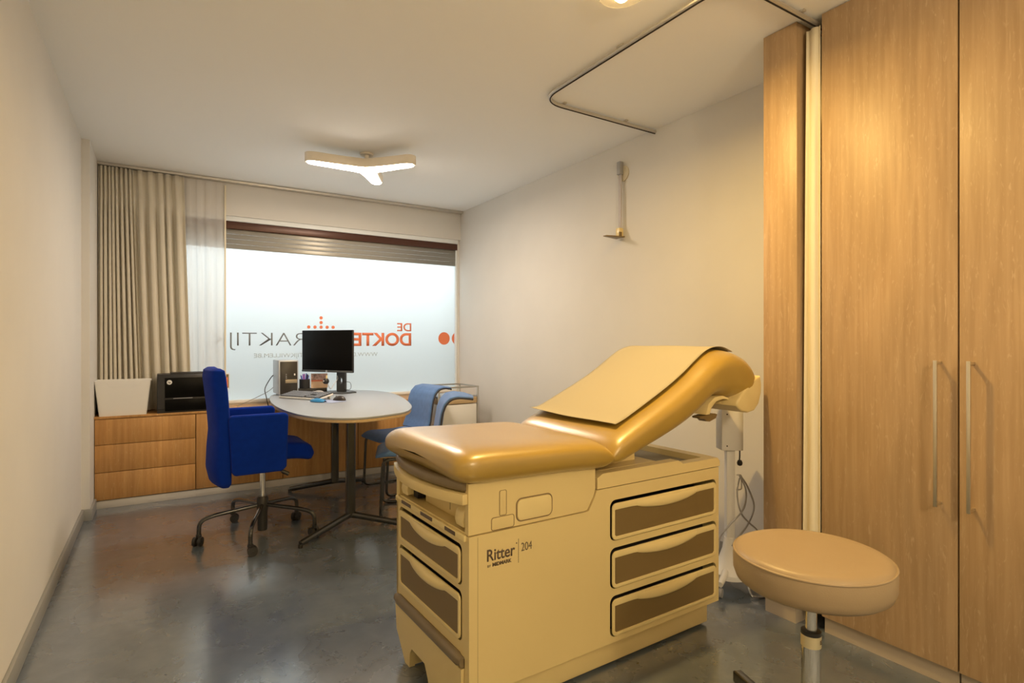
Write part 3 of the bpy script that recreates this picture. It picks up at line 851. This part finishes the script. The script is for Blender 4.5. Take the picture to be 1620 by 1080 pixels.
bm = bmesh.new(); box(bm, -.13, .14, -.10, .10, .468, .525, .012); box(bm, -.06, .06, -.05, .05, .448, .47, .006)
mech = obj('seat_mechanism', bm, M_black_p, t)
bm = bmesh.new(); tube(bm, fillet([(.05, -.05, .475), (.07, -.19, .47), (.10, -.215, .455)], .03), .007, 8); cyl(bm, (.085, -.212, .462), (.125, -.225, .440), .013, seg=12)
obj('lever', bm, M_black_p, mech)
bm = bmesh.new(); cyl(bm, (0, 0, .24), (0, 0, .452), .018, seg=24); obj('gas_lift', bm, M_chrome, t)
bm = bmesh.new(); lathe(bm, [(0, .030), (.030, .030), (.032, .036), (.032, .15), (.034, .165), (.038, .185), (.038, .25), (.030, .262), (0, .262)], 28); obj('hub', bm, M_black_p, t)
for k in range(5):
    a = [181, 251, 322, 37, 109][k]; L = [.40, .42, .385, .35, .44][k]*.95
    d = Vector((math.cos(R(a)), math.sin(R(a)), 0))
    pts = fillet([d*.02+Vector((0, 0, .205)), d*(L*.80)+Vector((0, 0, .178)), d*L+Vector((0, 0, .155)), d*(L+.004)+Vector((0, 0, .062))], .07, 6)
    bm = bmesh.new(); tube(bm, pts, .0135, 14); lg = obj('leg', bm, M_black_m, t)
    ca = R(a+60+k*45); f = Vector((math.cos(ca), math.sin(ca), 0)); sd = Vector((-f.y, f.x, 0))
    c0 = d*(L+.004)+f*.012
    bm = bmesh.new()
    for q in (-1, 1):
        p = c0+sd*q*.017+Vector((0, 0, .029)); cyl(bm, p-sd*.009, p+sd*.009, .029, seg=24)
    obj('castor', bm, M_black_p, lg)
    bm = bmesh.new(); tube(bm, [c0-f*.012+Vector((0, 0, .055)), c0-f*.012+Vector((0, 0, .072))], .017, 14); cyl(bm, c0-sd*.03+Vector((0, 0, .029)), c0+sd*.03+Vector((0, 0, .029)), .007, seg=12)
    obj('castor_hood', bm, M_black_p, lg)

# ================================================================ VISITOR CHAIRS
def visitor_chair(label, loc, rz):
    """x forward; origin on the floor below the middle of the seat front"""
    t = thing('visitor_chair', label, 'chair', loc, rz, group='dusty blue visitor chairs')
    hw = .236
    # upholstered shell: seat
    def sf(u, v):
        x = lerp(-.435, .035, u); e = .3
        th = 2*math.pi*v; c, d = math.cos(th), math.sin(th)
        rr = 1-.55*max(0, (u-.86)/.14)**2
        y = hw*(1-.10*max(0, (u-.75)/.25)**2)*math.copysign(abs(c)**e, c)
        zc = .498 - .012*math.sin(math.pi*u) - .030*max(0, (u-.75)/.25)**2
        return Vector((x, y, zc+.026*rr*math.copysign(abs(d)**.55, d)))
    bm = bmesh.new(); grid(bm, 24, 36, sf, closed_v=True); obj('seat', bm, M_sky, t, ang=70)
    # backrest: rises from the rear of the seat and rolls backwards at the top
    path = [(-.410, .52), (-.440, .60), (-.455, .70), (-.467, .78), (-.490, .845), (-.530, .888), (-.590, .900), (-.665, .890), (-.705, .878)]
    def bf(u, v):
        f = u*(len(path)-1); i = min(int(f), len(path)-2); s = f-i
        x, z = [lerp(path[i][q], path[i+1][q], s) for q in range(2)]
        dx, dz = path[i+1][0]-path[i][0], path[i+1][1]-path[i][1]; L = math.hypot(dx, dz)
        nx, nz = dz/L, -dx/L
        th = 2*math.pi*v; c, d = math.cos(th), math.sin(th)
        w = hw*(1-.06*u)*(1-.35*max(0, (u-.80)/.20)**2)*math.copysign(abs(c)**.3, c)
        tt = (.018-.006*u)*math.copysign(abs(d)**.6, d)
        x += .02*(w/hw)**2
        return Vector((x+nx*tt, w, z+nz*tt))
    bm = bmesh.new(); grid(bm, 33, 36, bf, closed_v=True); b = obj('backrest', bm, M_sky, t, ang=70)
    # dark edge seam around the shell
    for s in (-1, 1):
        pts = []
        for i, (x, z) in enumerate(path):
            u = i/(len(path)-1); w = hw*(1-.06*u)*(1-.35*max(0, (u-.80)/.20)**2)
            pts.append((x+.012-(.0), s*(w+.001), z-.006))
        bm = bmesh.new(); tube(bm, fillet(pts, .03, 3), .007, 8); obj('piping', bm, M_piping, b)
    # underside ply
    bm = bmesh.new(); box(bm, -.40, .0, -hw*.92, hw*.92, .460, .472, .004); obj('seat_board', bm, M_ply, t)
    # cantilever sled frame, one continuous tube per side joined at the floor rear
    for s in (-1, 1):
        y = s*(hw+.004)
        pts = fillet([(-.30, y*.9, .455), (-.02, y, .452), (.0, y, .012), (-.47, y*1.02, .012)], .055, 6)
        bm = bmesh.new(); tube(bm, pts, .0115, 12); obj('leg', bm, M_black_m, t)
    bm = bmesh.new(); tube(bm, [(-.47, -hw*1.04, .012), (-.47, hw*1.04, .012)], .0115, 12); obj('floor_bar', bm, M_black_m, t)
    bm = bmesh.new(); tube(bm, [(-.28, -hw*.9, .455), (-.28, hw*.9, .455)], .0115, 12); obj('cross_bar', bm, M_black_m, t)
    for s in (-1, 1):
        bm = bmesh.new(); tube(bm, [(-.30, s*hw*.80, .455), (-.44, s*hw*.80, .47), (-.462, s*hw*.80, .56)], .0095, 10); obj('back_support', bm, M_black_m, t)
    return t
visitor_chair('dusty blue sled-base chair nearer the window, close to the white table', (1.605, 4.825, 0), 185)
visitor_chair('dusty blue sled-base chair nearer the examination table, turned slightly, behind the first', (1.455, 4.215, 0), 180-21)

# ================================================================ STEEL TROLLEY
t = thing('steel_trolley', 'steel framed trolley with rails in front of the window by the right wall', 'trolley', (2.525, 5.220, 0), 0)
hx, hy = .215, .205
Z = .872
for sx in (-1, 1):
    for sy in (-1, 1):
        z0 = .07
        bm = bmesh.new(); box(bm, sx*hx-.009, sx*hx+.009, sy*hy-.009, sy*hy+.009, z0, Z, .002); p = obj('post', bm, M_steel, t)
        bm = bmesh.new(); cyl(bm, (sx*hx-.01, sy*hy, .035), (sx*hx+.01, sy*hy, .035), .034, seg=22); obj('castor', bm, M_black_p, p)
bm = bmesh.new()
for sy in (-1, 1): box(bm, -hx, hx, sy*hy-.007, sy*hy+.007, Z-.016, Z, .002)
for sx in (-1, 1): box(bm, sx*hx-.007, sx*hx+.007, -hy, hy, Z-.016, Z, .002)
obj('top_rail', bm, M_steel, t)
for z in (.775, .18):
    bm = bmesh.new(); box(bm, -hx+.006, hx-.006, -hy+.006, hy-.006, z-.012, z, .002); obj('shelf', bm, M_white_l, t)
bm = bmesh.new(); box(bm, -hx+.012, hx-.012, -hy-.004, hy-.02, .700, .760, .002); obj('drawer', bm, M_ply, t)
bm = bmesh.new(); box(bm, -hx+.014, hx-.014, -hy-.002, hy-.03, .36, .692, .003); obj('side_panel', bm, M_white_p, t)

# ================================================================ DIAGNOSTIC STAND behind the examination table
t = STAND = thing('medical_stand', 'white medical stand with a box on a slim pole behind the examination table', 'medical stand', (2.625, 1.955, 0), -32)
bm = bmesh.new(); box(bm, -.058, .058, -.045, .045, .735, .99, .004); bx_ = obj('device_box', bm, M_white_p, t)
bm = bmesh.new(); cyl(bm, (-.03, -.047, .76), (-.03, -.045, .76), .004, seg=10); cyl(bm, (-.03, -.048, .93), (-.03, -.045, .93), .004, seg=10); obj('screw', bm, M_black_p, bx_)
bm = bmesh.new(); box(bm, -.022, .024, -.02, .02, .19, .737, .005); obj('pole', bm, M_white_p, t)
bm = bmesh.new(); lathe(bm, [(0, .26), (.028, .26), (.036, .20), (.060, .13), (.10, .095), (.115, .085), (.115, .06), (0, .06)], 32)
obj('base', bm, M_white_p, t)
for a in (20, 92, 164, 236, 308):
    d = Vector((math.cos(R(a)), math.sin(R(a)), 0))
    bm = bmesh.new(); tube(bm, [d*.05+Vector((0, 0, .10)), d*.20+Vector((0, 0, .07))], .020, 12, taper=.7); lg = obj('leg', bm, M_white_p, t)
    bm = bmesh.new(); s_ = Vector((-d.y, d.x, 0)); cyl(bm, d*.19-s_*.008+Vector((0, 0, .024)), d*.19+s_*.008+Vector((0, 0, .024)), .023, seg=20)
    cyl(bm, d*.19+Vector((0, 0, .03)), d*.19+Vector((0, 0, .06)), .006, seg=8); obj('castor', bm, M_grey_p, lg)
bm = bmesh.new(); tube(bm, [(.048, -.02, .736), (.048, -.02, .70), (.046, -.02, .675)], .004, 8); lathe(bm, [(0, -.018), (.012, -.012), (.015, 0), (.010, .014), (0, .018)], 16, M=T(.048, -.02, .665))
obj('bulb_grip', bm, M_black_p, t)
bm = bmesh.new(); tube(bm, fillet([(.03, -.02, .60), (.058, -.02, .60), (.058, -.02, .52), (.03, -.02, .52)], .02, 5), .004, 8); obj('cable_hook', bm, M_cable_w, t)
th = t
MS = T(2.625, 1.955, 0) @ RZ(-32)
def sp(*p): return MS @ Vector(p)
M_cab = mat('cable_grey', (.42, .42, .43), .5)
cable(STAND, [sp(.045, -.030, .60), sp(.085, -.03, .54), sp(.125, -.02, .43), sp(.09, -.02, .33), sp(.03, -.03, .26), sp(.0, -.03, .22)], .0048, M_cab)
cable(STAND, [sp(.040, -.036, .60), sp(.075, -.035, .52), sp(.06, -.038, .42), sp(-.02, -.04, .33), sp(-.06, -.03, .27), sp(-.07, -.02, .20)], .0048, M_cab)
cable(STAND, [sp(.045, -.026, .585), sp(.030, -.03, .50), sp(.05, -.03, .40), sp(.10, -.02, .34), sp(.15, -.01, .29), sp(.165, 0, .20)], .0042, M_cab)
cable(STAND, name='base_hoop', pts=[(2.565, 1.80, .075), (2.575, 1.785, .02), (2.61, 1.765, .008), (2.66, 1.75, .012), (2.70, 1.74, .03)], r=.006, m=M_chrome)

# ================================================================ EXAMINATION TABLE
ET = thing('examination_table', 'cream examination table with taupe padded top, raised back and drawers', 'examination table', (.8806, 1.6723, 0), 1.26)
L, W = 1.326, .640
# mapping: plate xy -> side face (x along length, y up), thickness towards +y (into the body)
MSIDE = Matrix(((1, 0, 0, 0), (0, 0, 1, 0), (0, 1, 0, 0), (0, 0, 0, 1)))
# plate xy -> foot face (first coord = y, second = z), thickness towards +x
MFOOT = Matrix(((0, 0, 1, 0), (1, 0, 0, 0), (0, 1, 0, 0), (0, 0, 0, 1)))
side_dr = [(.525, .672), (.333, .480), (.141, .288)]
foot_dr = [(.483, .610), (.292, .450)]
bm = bmesh.new()
side_out = [(.0, .115), (L, .115), (L, .737), (.572, .737), (.562, .715), (.530, .664), (.51, .661), (0, .661)]
plate(bm, side_out, [rrect(.641, 1.307, a-.004, b+.013, .028) for a, b in side_dr], 0, .016, M=MSIDE)
foot_out = [(.012, .0), (.0, .661), (W, .661), (W, .085), (W-.03, .085), (.03, .085)]
foot_out = [(0.016, .115), (0.016, .661), (W, .661), (W, .24), (W-.02, .24), (.03, .24), (.03, .115)]
plate(bm, foot_out, [rrect(.050, .606, a-.004, b+.012, .022) for a, b in foot_dr], 0, .016, M=MFOOT)
box(bm, 0.0, L, W-.016, W, .115, .737)          # far side
box(bm, L-.016, L, 0.016, W-.016, .115, .737)   # head end
box(bm, .016, L-.016, .016, W-.016, .115, .131)
box(bm, .016, .30, .016, W-.016, .645, .661)
box(bm, .30, .56, .016, W-.016, .645, .661)
obj('body', bm, M_cream, ET, ang=30)
bm = bmesh.new(); box(bm, .05, L-.05, .05, W-.05, .14, .635); obj('inner_core', bm, M_dark, ET)  # dark filler so the gaps around the drawers look shaded
bm = bmesh.new(); box(bm, .20, L-.035, .035, W-.035, .012, .116, .006); obj('plinth', bm, M_cream, ET)
# upper side panel with hatches
bm = bmesh.new()
up = [(0, .665), (.508, .665), (.526, .668), (.558, .718), (.566, .742), (.566, .84), (0, .84)]
plate(bm, up, [], .004, .020, M=MSIDE)
plate(bm, [(0, .665), (.566, .665), (.566, .84), (0, .84)], [], W-.020, W-.004, M=MSIDE)
box(bm, .20, .566, .02, W-.02, .665, .84)
obj('upper_panel', bm, M_cream, ET, ang=30)
def ring(bm, o, w, d0, d1, M):
    cx = sum(p[0] for p in o)/len(o); cy = sum(p[1] for p in o)/len(o)
    tube(bm, [(p[0], p[1], 0) for p in o], w, 6, closed=True, M=M)
bm = bmesh.new(); prism(bm, rrect(.197, .350, .682, .757, .020), -.004, 0, .003, M=MSIDE @ T(0, 0, .004)); 
obj('hatch', bm, M_cream_d, ET)
bm = bmesh.new(); ring(bm, rrect(.194, .353, .679, .760, .022), .0022, 0, 0, MSIDE @ T(0, 0, .0035)); ring(bm, rrect(.090, .184, .666, .710, .009), .0012, 0, 0, MSIDE @ T(0, 0, .0035)); ring(bm, rrect(.123, .152, .713, .80, .006), .001, 0, 0, MSIDE @ T(0, 0, .0035)); obj('hatch_groove', bm, mat('groove_shadow', (.25, .17, .08), .8), ET)
bm = bmesh.new(); prism(bm, rrect(.092, .182, .668, .708, .008), -.002, 0, .0015, M=MSIDE @ T(0, 0, .004)); obj('cover_plate', bm, M_cream, ET)
bm = bmesh.new(); prism(bm, rrect(.125, .150, .715, .80, .006), -.0015, 0, .0012, M=MSIDE @ T(0, 0, .004)); obj('cover_plate', bm, M_cream, ET)
# head deck with a paper trough
bm = bmesh.new()
deck = [(.572, .741), (L+.004, .741), (L+.004, .765), (L-.012, .781), (1.075, .781), (1.045, .799), (.60, .799), (.572, .785)]
plate(bm, deck, [], -.003, .045, M=MSIDE)
plate(bm, deck[:4]+[(1.075, .781), (1.0, .84), (.60, .84), (.572, .785)], [], W-.045, W+.003, M=MSIDE)
box(bm, L-.055, L+.004, .045, W-.045, .741, .779)
box(bm, .575, .95, .045, W-.045, .741, .80)
box(bm, .95, L-.05, .045, W-.045, .741, .748)
obj('head_deck', bm, M_cream, ET, ang=30)
bm = bmesh.new(); box(bm, .955, L-.058, .048, W-.048, .748, .752); box(bm, .955, L-.058, W-.050, W-.046, .75, .80); obj('trough_liner', bm, mat('trough_grey', (.30, .27, .20), .6), ET)

def et_drawer(bm_o, x0, x1, z0, z1, M, depth=.020):
    pass
def drawer_front(parent, x0, x1, z0, z1, M, s=-1):
    """a framed front with a taupe field and a swelling grip at the top"""
    w = x1-x0; h = z1-z0
    fld = []
    n = 24
    for k in range(n+1):
        u = k/n; x = lerp(x0+.014, x1-.014, u)
        dip = .030+.012*0
        g = math.exp(-((u-.5)/.24)**4)
        fld.append((x, z1-.026-.022*g*1.0))
    fld = [(x0+.022, z0+.014), (x1-.022, z0+.014), (x1-.014, z0+.022)] + [(p[0], p[1]) for p in reversed(fld)] + [(x0+.014, z0+.022)]
    fr = bmesh.new()
    plate(fr, rrect(x0, x1, z0, z1, .022), [fld], -.007, .001, M=M)
    bm_bev = [e for e in fr.edges if e.is_manifold and e.calc_face_angle(0) > 1.2]
    bmesh.ops.bevel(fr, geom=bm_bev, offset=.0025, segments=2, profile=.5, affect='EDGES')
    d = obj('drawer', fr, M_cream_d, parent, ang=40)
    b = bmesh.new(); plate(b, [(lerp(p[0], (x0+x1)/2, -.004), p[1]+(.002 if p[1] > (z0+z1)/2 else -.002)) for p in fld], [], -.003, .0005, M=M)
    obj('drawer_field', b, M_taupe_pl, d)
    # grip: a bulging lip
    def gf(u, v):
        x = lerp(x0+w*.20, x1-w*.20, u); e = math.sin(math.pi*u)**.6
        a = math.pi*v
        zc = z1-.012-.016*e
        return M @ Vector((x, zc+(.010+.014*e)*math.cos(a), -.005-.016*e*math.sin(a)))
    b = bmesh.new(); grid(b, 25, 9, gf); obj('grip', b, M_cream_d, d)
for a, b_ in side_dr: drawer_front(ET, .649, 1.300, a, b_, MSIDE)
for a, b_ in foot_dr: drawer_front(ET, .056, .600, a, b_, MFOOT)
# lip with three dark labels at the foot end
bm = bmesh.new(); box(bm, -.008, .02, .02, W-.004, .640, .662, .004); lip = obj('lip', bm, M_cream_d, ET)
for y0, y1 in ((.085, .165), (.27, .375), (.47, .565)):
    bm = bmesh.new(); box(bm, -.0095, -.006, y0, y1, .644, .658, .001); obj('label', bm, M_label, lip)
# pull-out step
bm = bmesh.new()
so_ = [(.034, .005), (.29, .005), (.30, .04), (.33, .085), (.45, .085), (.47, .06), (.475, .0), (.52, .0), (.59, .08), (.612, .10), (.625, .205), (.034, .205)]
plate(bm, so_, [], -.012, .012, M=MFOOT)
box(bm, .012, .19, .475, .49, .0+.005, .20); box(bm, .012, .19, .29, .302, .005, .20); box(bm, .012, .19, .60, .615, .09, .20); box(bm, .012, .19, .302, .475, .085, .20)
obj('step_front', bm, M_cream, ET, ang=30)
bm = bmesh.new()
def step_pad(u, v):
    y = lerp(.034, .628, u); a = math.pi*2*v; r = 1 if .03 < u < .97 else .75
    return Vector((-.004+.020*r*math.cos(a), y, .227+.024*r*math.sin(a)))
grid(bm, 40, 14, step_pad, closed_v=True); obj('step_pad', bm, M_pad, ET)
# open stirrup bay
bm = bmesh.new()
box(bm, .001, .20, .021, .030, .668, .84); box(bm, .001, .20, W-.030, W-.021, .668, .84)
box(bm, .004, .199, .031, W-.031, .662, .668)
box(bm, .05, .22, .16, .455, .668, .768, .004)
obj('stirrup_bay', bm, M_cream, ET)
bm = bmesh.new(); ring(bm, [(.235, .69), (.235, .74), (.25, .745), (.27, .745), (.252, .743), (.238, .735)], .0012, 0, 0, MFOOT @ T(0, 0, .0495)); obj('slot_line', bm, M_label, ET)
for y0 in (.045, .530):
    bm = bmesh.new()
    o = [(.0, .680), (.085, .680), (.095, .70), (.085, .735), (.055, .757), (.022, .752), (.0, .730), (-.006, .70)]
    prism(bm, o, y0, y0+.062, .006, 3, M=Matrix(((1, 0, 0, 0), (0, 0, 1, 0), (0, 1, 0, 0), (0, 0, 0, 1))) @ T(.006, 0, 0))
    s_ = obj('stirrup', bm, M_cream_d, ET)
    bm = bmesh.new(); cyl(bm, (.045, y0-.003, .712), (.045, y0, .712), .005, seg=12); obj('pivot', bm, M_label, s_)
    if y0 > .3:
        bm = bmesh.new(); box(bm, .03, .20, y0-.045, y0-.002, .675, .765); obj('gap_shade', bm, M_dark, ET)  # solid dark block painted as the shade beside the far stirrup
# curved footrest board and its pad
def arc_out(y0, y1, bow, back, n=18, inset=0):
    o = []
    for k in range(n+1):
        u = k/n; y = lerp(y0, y1, u); x = -.018-bow*(1-(2*u-1)**2); o.append((x+inset, y))
    return o+[(back, y1), (back, y0)]
bm = bmesh.new(); prism(bm, arc_out(.012, W-.012, .058, .20), .768, .805, .004); obj('footrest_board', bm, M_cream, ET, ang=40)
bm = bmesh.new(); prism(bm, arc_out(.020, W-.020, .050, .20, inset=.006), .808, .846, .014, 4); obj('footrest_pad', bm, M_pad, ET, ang=60)

# upholstery
def interp(tab, s):
    f = s*(len(tab)-1); i = min(int(f), len(tab)-2); q = f-i
    return tab[i], tab[i+1], q
def catmull(tab, s):
    f = s*(len(tab)-1); i = min(int(f), len(tab)-2); q = f-i
    P = [tab[max(0, min(len(tab)-1, i+k-1))] for k in range(4)]
    return [.5*((2*P[1][c])+(-P[0][c]+P[2][c])*q+(2*P[0][c]-5*P[1][c]+4*P[2][c]-P[3][c])*q*q+(-P[0][c]+3*P[1][c]-3*P[2][c]+P[3][c])*q**3) for c in range(len(P[0]))]
Y0, Y1 = -.052, .660
def cushion(bm, tab, nu, ns, pw=4.2, dish=0.0, arch=0.0):
    """tab rows: top x, top z, bottom x, bottom z, width factor"""
    def fn(u, v):
        tx, tz, bx, bz, wf = catmull(tab, u)
        th = 2*math.pi*v; c, d = math.cos(th), math.sin(th); e = 2/pw
        yy = math.copysign(abs(c)**e, c); q = math.copysign(abs(d)**(2/3.0), d)
        y = (Y0+Y1)/2+(Y1-Y0)/2*wf*yy
        k = (q+1)/2
        dz = -dish*(1-yy*yy)*max(0, q) + arch*(1-yy*yy)*max(0, 1-u/.25)*max(0, -q)
        return Vector((lerp(bx, tx, k), y, lerp(bz, tz, k)+dz))
    grid(bm, nu, ns, fn, closed_v=True)
seat_tab = [(-.066, .905, -.066, .875, .80), (-.060, .928, -.056, .858, .90), (-.040, .950, -.030, .843, .965), (.0, .962, .0, .833, 1.0), (.08, .963, .08, .829, 1.0), (.20, .958, .20, .826, 1.0),
            (.32, .955, .32, .824, 1.0), (.44, .952, .44, .820, 1.0), (.54, .946, .54, .815, 1.0), (.590, .928, .585, .815, .995), (.618, .900, .610, .830, .985), (.63, .880, .625, .85, .97)]
bm = bmesh.new(); cushion(bm, seat_tab, 60, 56, 5.5, .006, .030); obj('seat_cushion', bm, M_vinyl, ET, ang=180)
back_tab = [(.610, .872, .622, .850, .96), (.620, .905, .640, .828, .985), (.655, .945, .672, .824, 1.0), (.74, .986, .760, .850, 1.0), (.90, 1.057, .935, .903, 1.0), (1.02, 1.114, 1.055, .945, 1.0), (1.12, 1.168, 1.155, .995, 1.0),
            (1.22, 1.232, 1.235, 1.045, 1.0), (1.29, 1.270, 1.290, 1.062, 1.0), (1.36, 1.288, 1.335, 1.060, 1.0), (1.43, 1.284, 1.370, 1.046, 1.0), (1.505, 1.260, 1.392, 1.044, 1.0), (1.556, 1.222, 1.410, 1.046, 1.0), (1.584, 1.178, 1.425, 1.052, 1.0), (1.590, 1.150, 1.440, 1.060, .995)]
bm = bmesh.new(); cushion(bm, back_tab, 84, 56, 5.5, .008); obj('back_cushion', bm, M_vinyl, ET, ang=180)
# head end cover plate
bm = bmesh.new()
hc = [(1.578, 1.155), (1.588, 1.115), (1.585, 1.070), (1.565, 1.020), (1.530, .990), (1.480, .982), (1.430, .992), (1.392, 1.020), (1.395, 1.040), (1.43, 1.075), (1.47, 1.105), (1.52, 1.14)]
prism(bm, hc, Y0+.001, Y1-.001, .010, 3, M=MSIDE); obj('head_cover', bm, M_cream, ET, ang=50)
# curved paper guide and release lever below the headrest
bm = bmesh.new()
o = [(1.235, .985), (1.262, .985), (1.275, 1.015), (1.31, 1.042), (1.36, 1.050), (1.405, 1.045), (1.405, 1.052), (1.36, 1.066), (1.30, 1.062), (1.255, 1.035)]
prism(bm, o, .0, .60, .002, M=MSIDE); obj('paper_guide', bm, M_cream_d, ET, ang=40)
bm = bmesh.new()
o = [(1.215, .975), (1.25, .980), (1.33, .982), (1.345, .978), (1.335, .960), (1.29, .947), (1.265, .950), (1.25, .962), (1.22, .966)]
prism(bm, o, .02, .065, .003, M=MSIDE); obj('release_lever', bm, M_taupe_pl, ET, ang=40)
# lift support under the back
bm = bmesh.new(); box(bm, .62, .90, .12, .16, .80, .83); tube(bm, [(.88, .30, .79), (1.02, .30, .95)], .020, 14); obj('lift_arm', bm, M_cream_d, ET)
bm = bmesh.new(); box(bm, .0335, .0345, -.0004, .001, .118, .655); obj('seam', bm, M_taupe_pl, ET)
# logo
b = text_bm('Ritter', .040, .115, T(.070, -.0005, .566), .012, .0012); obj('brand_lettering', b, M_label, ET, ang=180)
b = text_bm('BY', .008, .013, T(.072, -.0005, .545), 0, .0012); obj('brand_lettering', b, M_label, ET, ang=180)
b = text_bm('MIDMARK', .012, .078, T(.092, -.0005, .545), .03, .0012); obj('brand_lettering', b, M_label, ET, ang=180)
b = text_bm('204', .030, .046, T(.212, -.0005, .573), -.012, .0012); obj('brand_lettering', b, M_label, ET, ang=180)
bm = bmesh.new(); box(bm, .1995, .2005, -.0012, 0, .535, .620); box(bm, .190, .194, -.0012, 0, .604, .608); obj('brand_rule', bm, M_label, ET)

# paper sheet over the raised back
t = thing('paper_cover', 'cream paper sheet laid over the raised back of the examination table', 'paper', (.8806, 1.6723, 0), 1.26)
top_line = [(.700, .986), (.76, 1.006), (.90, 1.069), (1.02, 1.126), (1.12, 1.180), (1.22, 1.243), (1.29, 1.281), (1.36, 1.299), (1.43, 1.297), (1.50, 1.275)]
def pf(u, v):
    x, z = catmull(top_line, u)
    ya = lerp(.030, .050, u); yb = lerp(.622, .598, u)
    y = lerp(ya, yb, v)
    z += -.0040 + .012*max(0, 1-u*9)*(v**3) + .0012*math.sin(v*9+u*4)
    x += -.02*v*(1-u)*.6
    return Vector((x, y, z))
bm = bmesh.new(); grid(bm, 60, 24, pf); obj('sheet', bm, M_paper, t, ang=180, solid=.0012)

# ================================================================ STOOL
t = thing('swivel_stool', 'round tan padded swivel stool in the right foreground', 'stool', (1.615, .925, 0), 0)
SZ, SR = .712, .211
bm = bmesh.new(); lathe(bm, [(0, SZ-.001), (SR-.05, SZ-.001), (SR-.02, SZ-.003), (SR-.006, SZ-.009), (SR-.001, SZ-.018)], 72); seat = obj('seat_top', bm, M_stool, t, ang=180)
bm = bmesh.new(); tube(bm, [((SR-.001)*math.cos(a), (SR-.001)*math.sin(a), SZ-.017) for a in [2*math.pi*k/72 for k in range(72)]], .0035, 8, closed=True); obj('piping', bm, M_stool, t)
bm = bmesh.new(); lathe(bm, [(SR-.001, SZ-.018), (SR+.002, SZ-.035), (SR+.001, SZ-.072), (SR-.006, SZ-.092), (SR-.020, SZ-.103), (SR-.06, SZ-.108), (0, SZ-.108)], 72); obj('seat_side', bm, M_stool, t, ang=180)
bm = bmesh.new(); cyl(bm, (0, 0, .47), (0, 0, SZ-.106), .0155, seg=28); obj('piston', bm, M_chrome, t)
bm = bmesh.new(); lathe(bm, [(0, .15), (.026, .15), (.026, .475), (0, .475)], 32); obj('column', bm, M_chrome, t)
bm = bmesh.new(); lathe(bm, [(.016, .478), (.027, .476), (.0275, .468), (.0275, .466), (.016, .466)], 32); obj('seal', bm, M_black_p, t)
bm = bmesh.new(); lathe(bm, [(.0262, .432), (.0275, .432), (.0275, .466), (.0262, .466)], 32)
lb = obj('label_band', bm, mat('label_foil', (.80, .70, .45), .3, .6), t)
for ang_ in (-105,):
    b = text_bm('IS', .012, .010, RZ(ang_+90+22) @ T(-.005, -.0278, .445), 0.01, .0006); obj('label_text', b, M_label, lb, ang=180)
for k in range(5):
    a = 67+72*k
    d = Vector((math.cos(R(a)), math.sin(R(a)), 0))
    bm = bmesh.new()
    Mx = RZ(a)
    o = [(.0, .10), (.10, .10), (.390, .092), (.394, .096), (.394, .130), (.388, .134), (.10, .160), (.0, .165)]
    prism(bm, o, -.015, .015, .003, M=Mx @ MSIDE); lg = obj('leg', bm, M_black_m, t)
    bm = bmesh.new(); c0 = d*.355; s_ = Vector((-d.y, d.x, 0))
    for q in (-1, 1): cyl(bm, c0+s_*(q*.014-.008)+Vector((0, 0, .032)), c0+s_*(q*.014+.008)+Vector((0, 0, .032)), .032, seg=22)
    obj('castor', bm, M_black_p, lg)
    bm = bmesh.new(); cyl(bm, d*.355+Vector((0, 0, .032)), d*.355+Vector((0, 0, .10)), .008, seg=10); obj('castor_stem', bm, M_steel, lg)
bm = bmesh.new(); cyl(bm, (0, 0, .092), (0, 0, .17), .04, seg=28); obj('hub', bm, M_black_m, t)
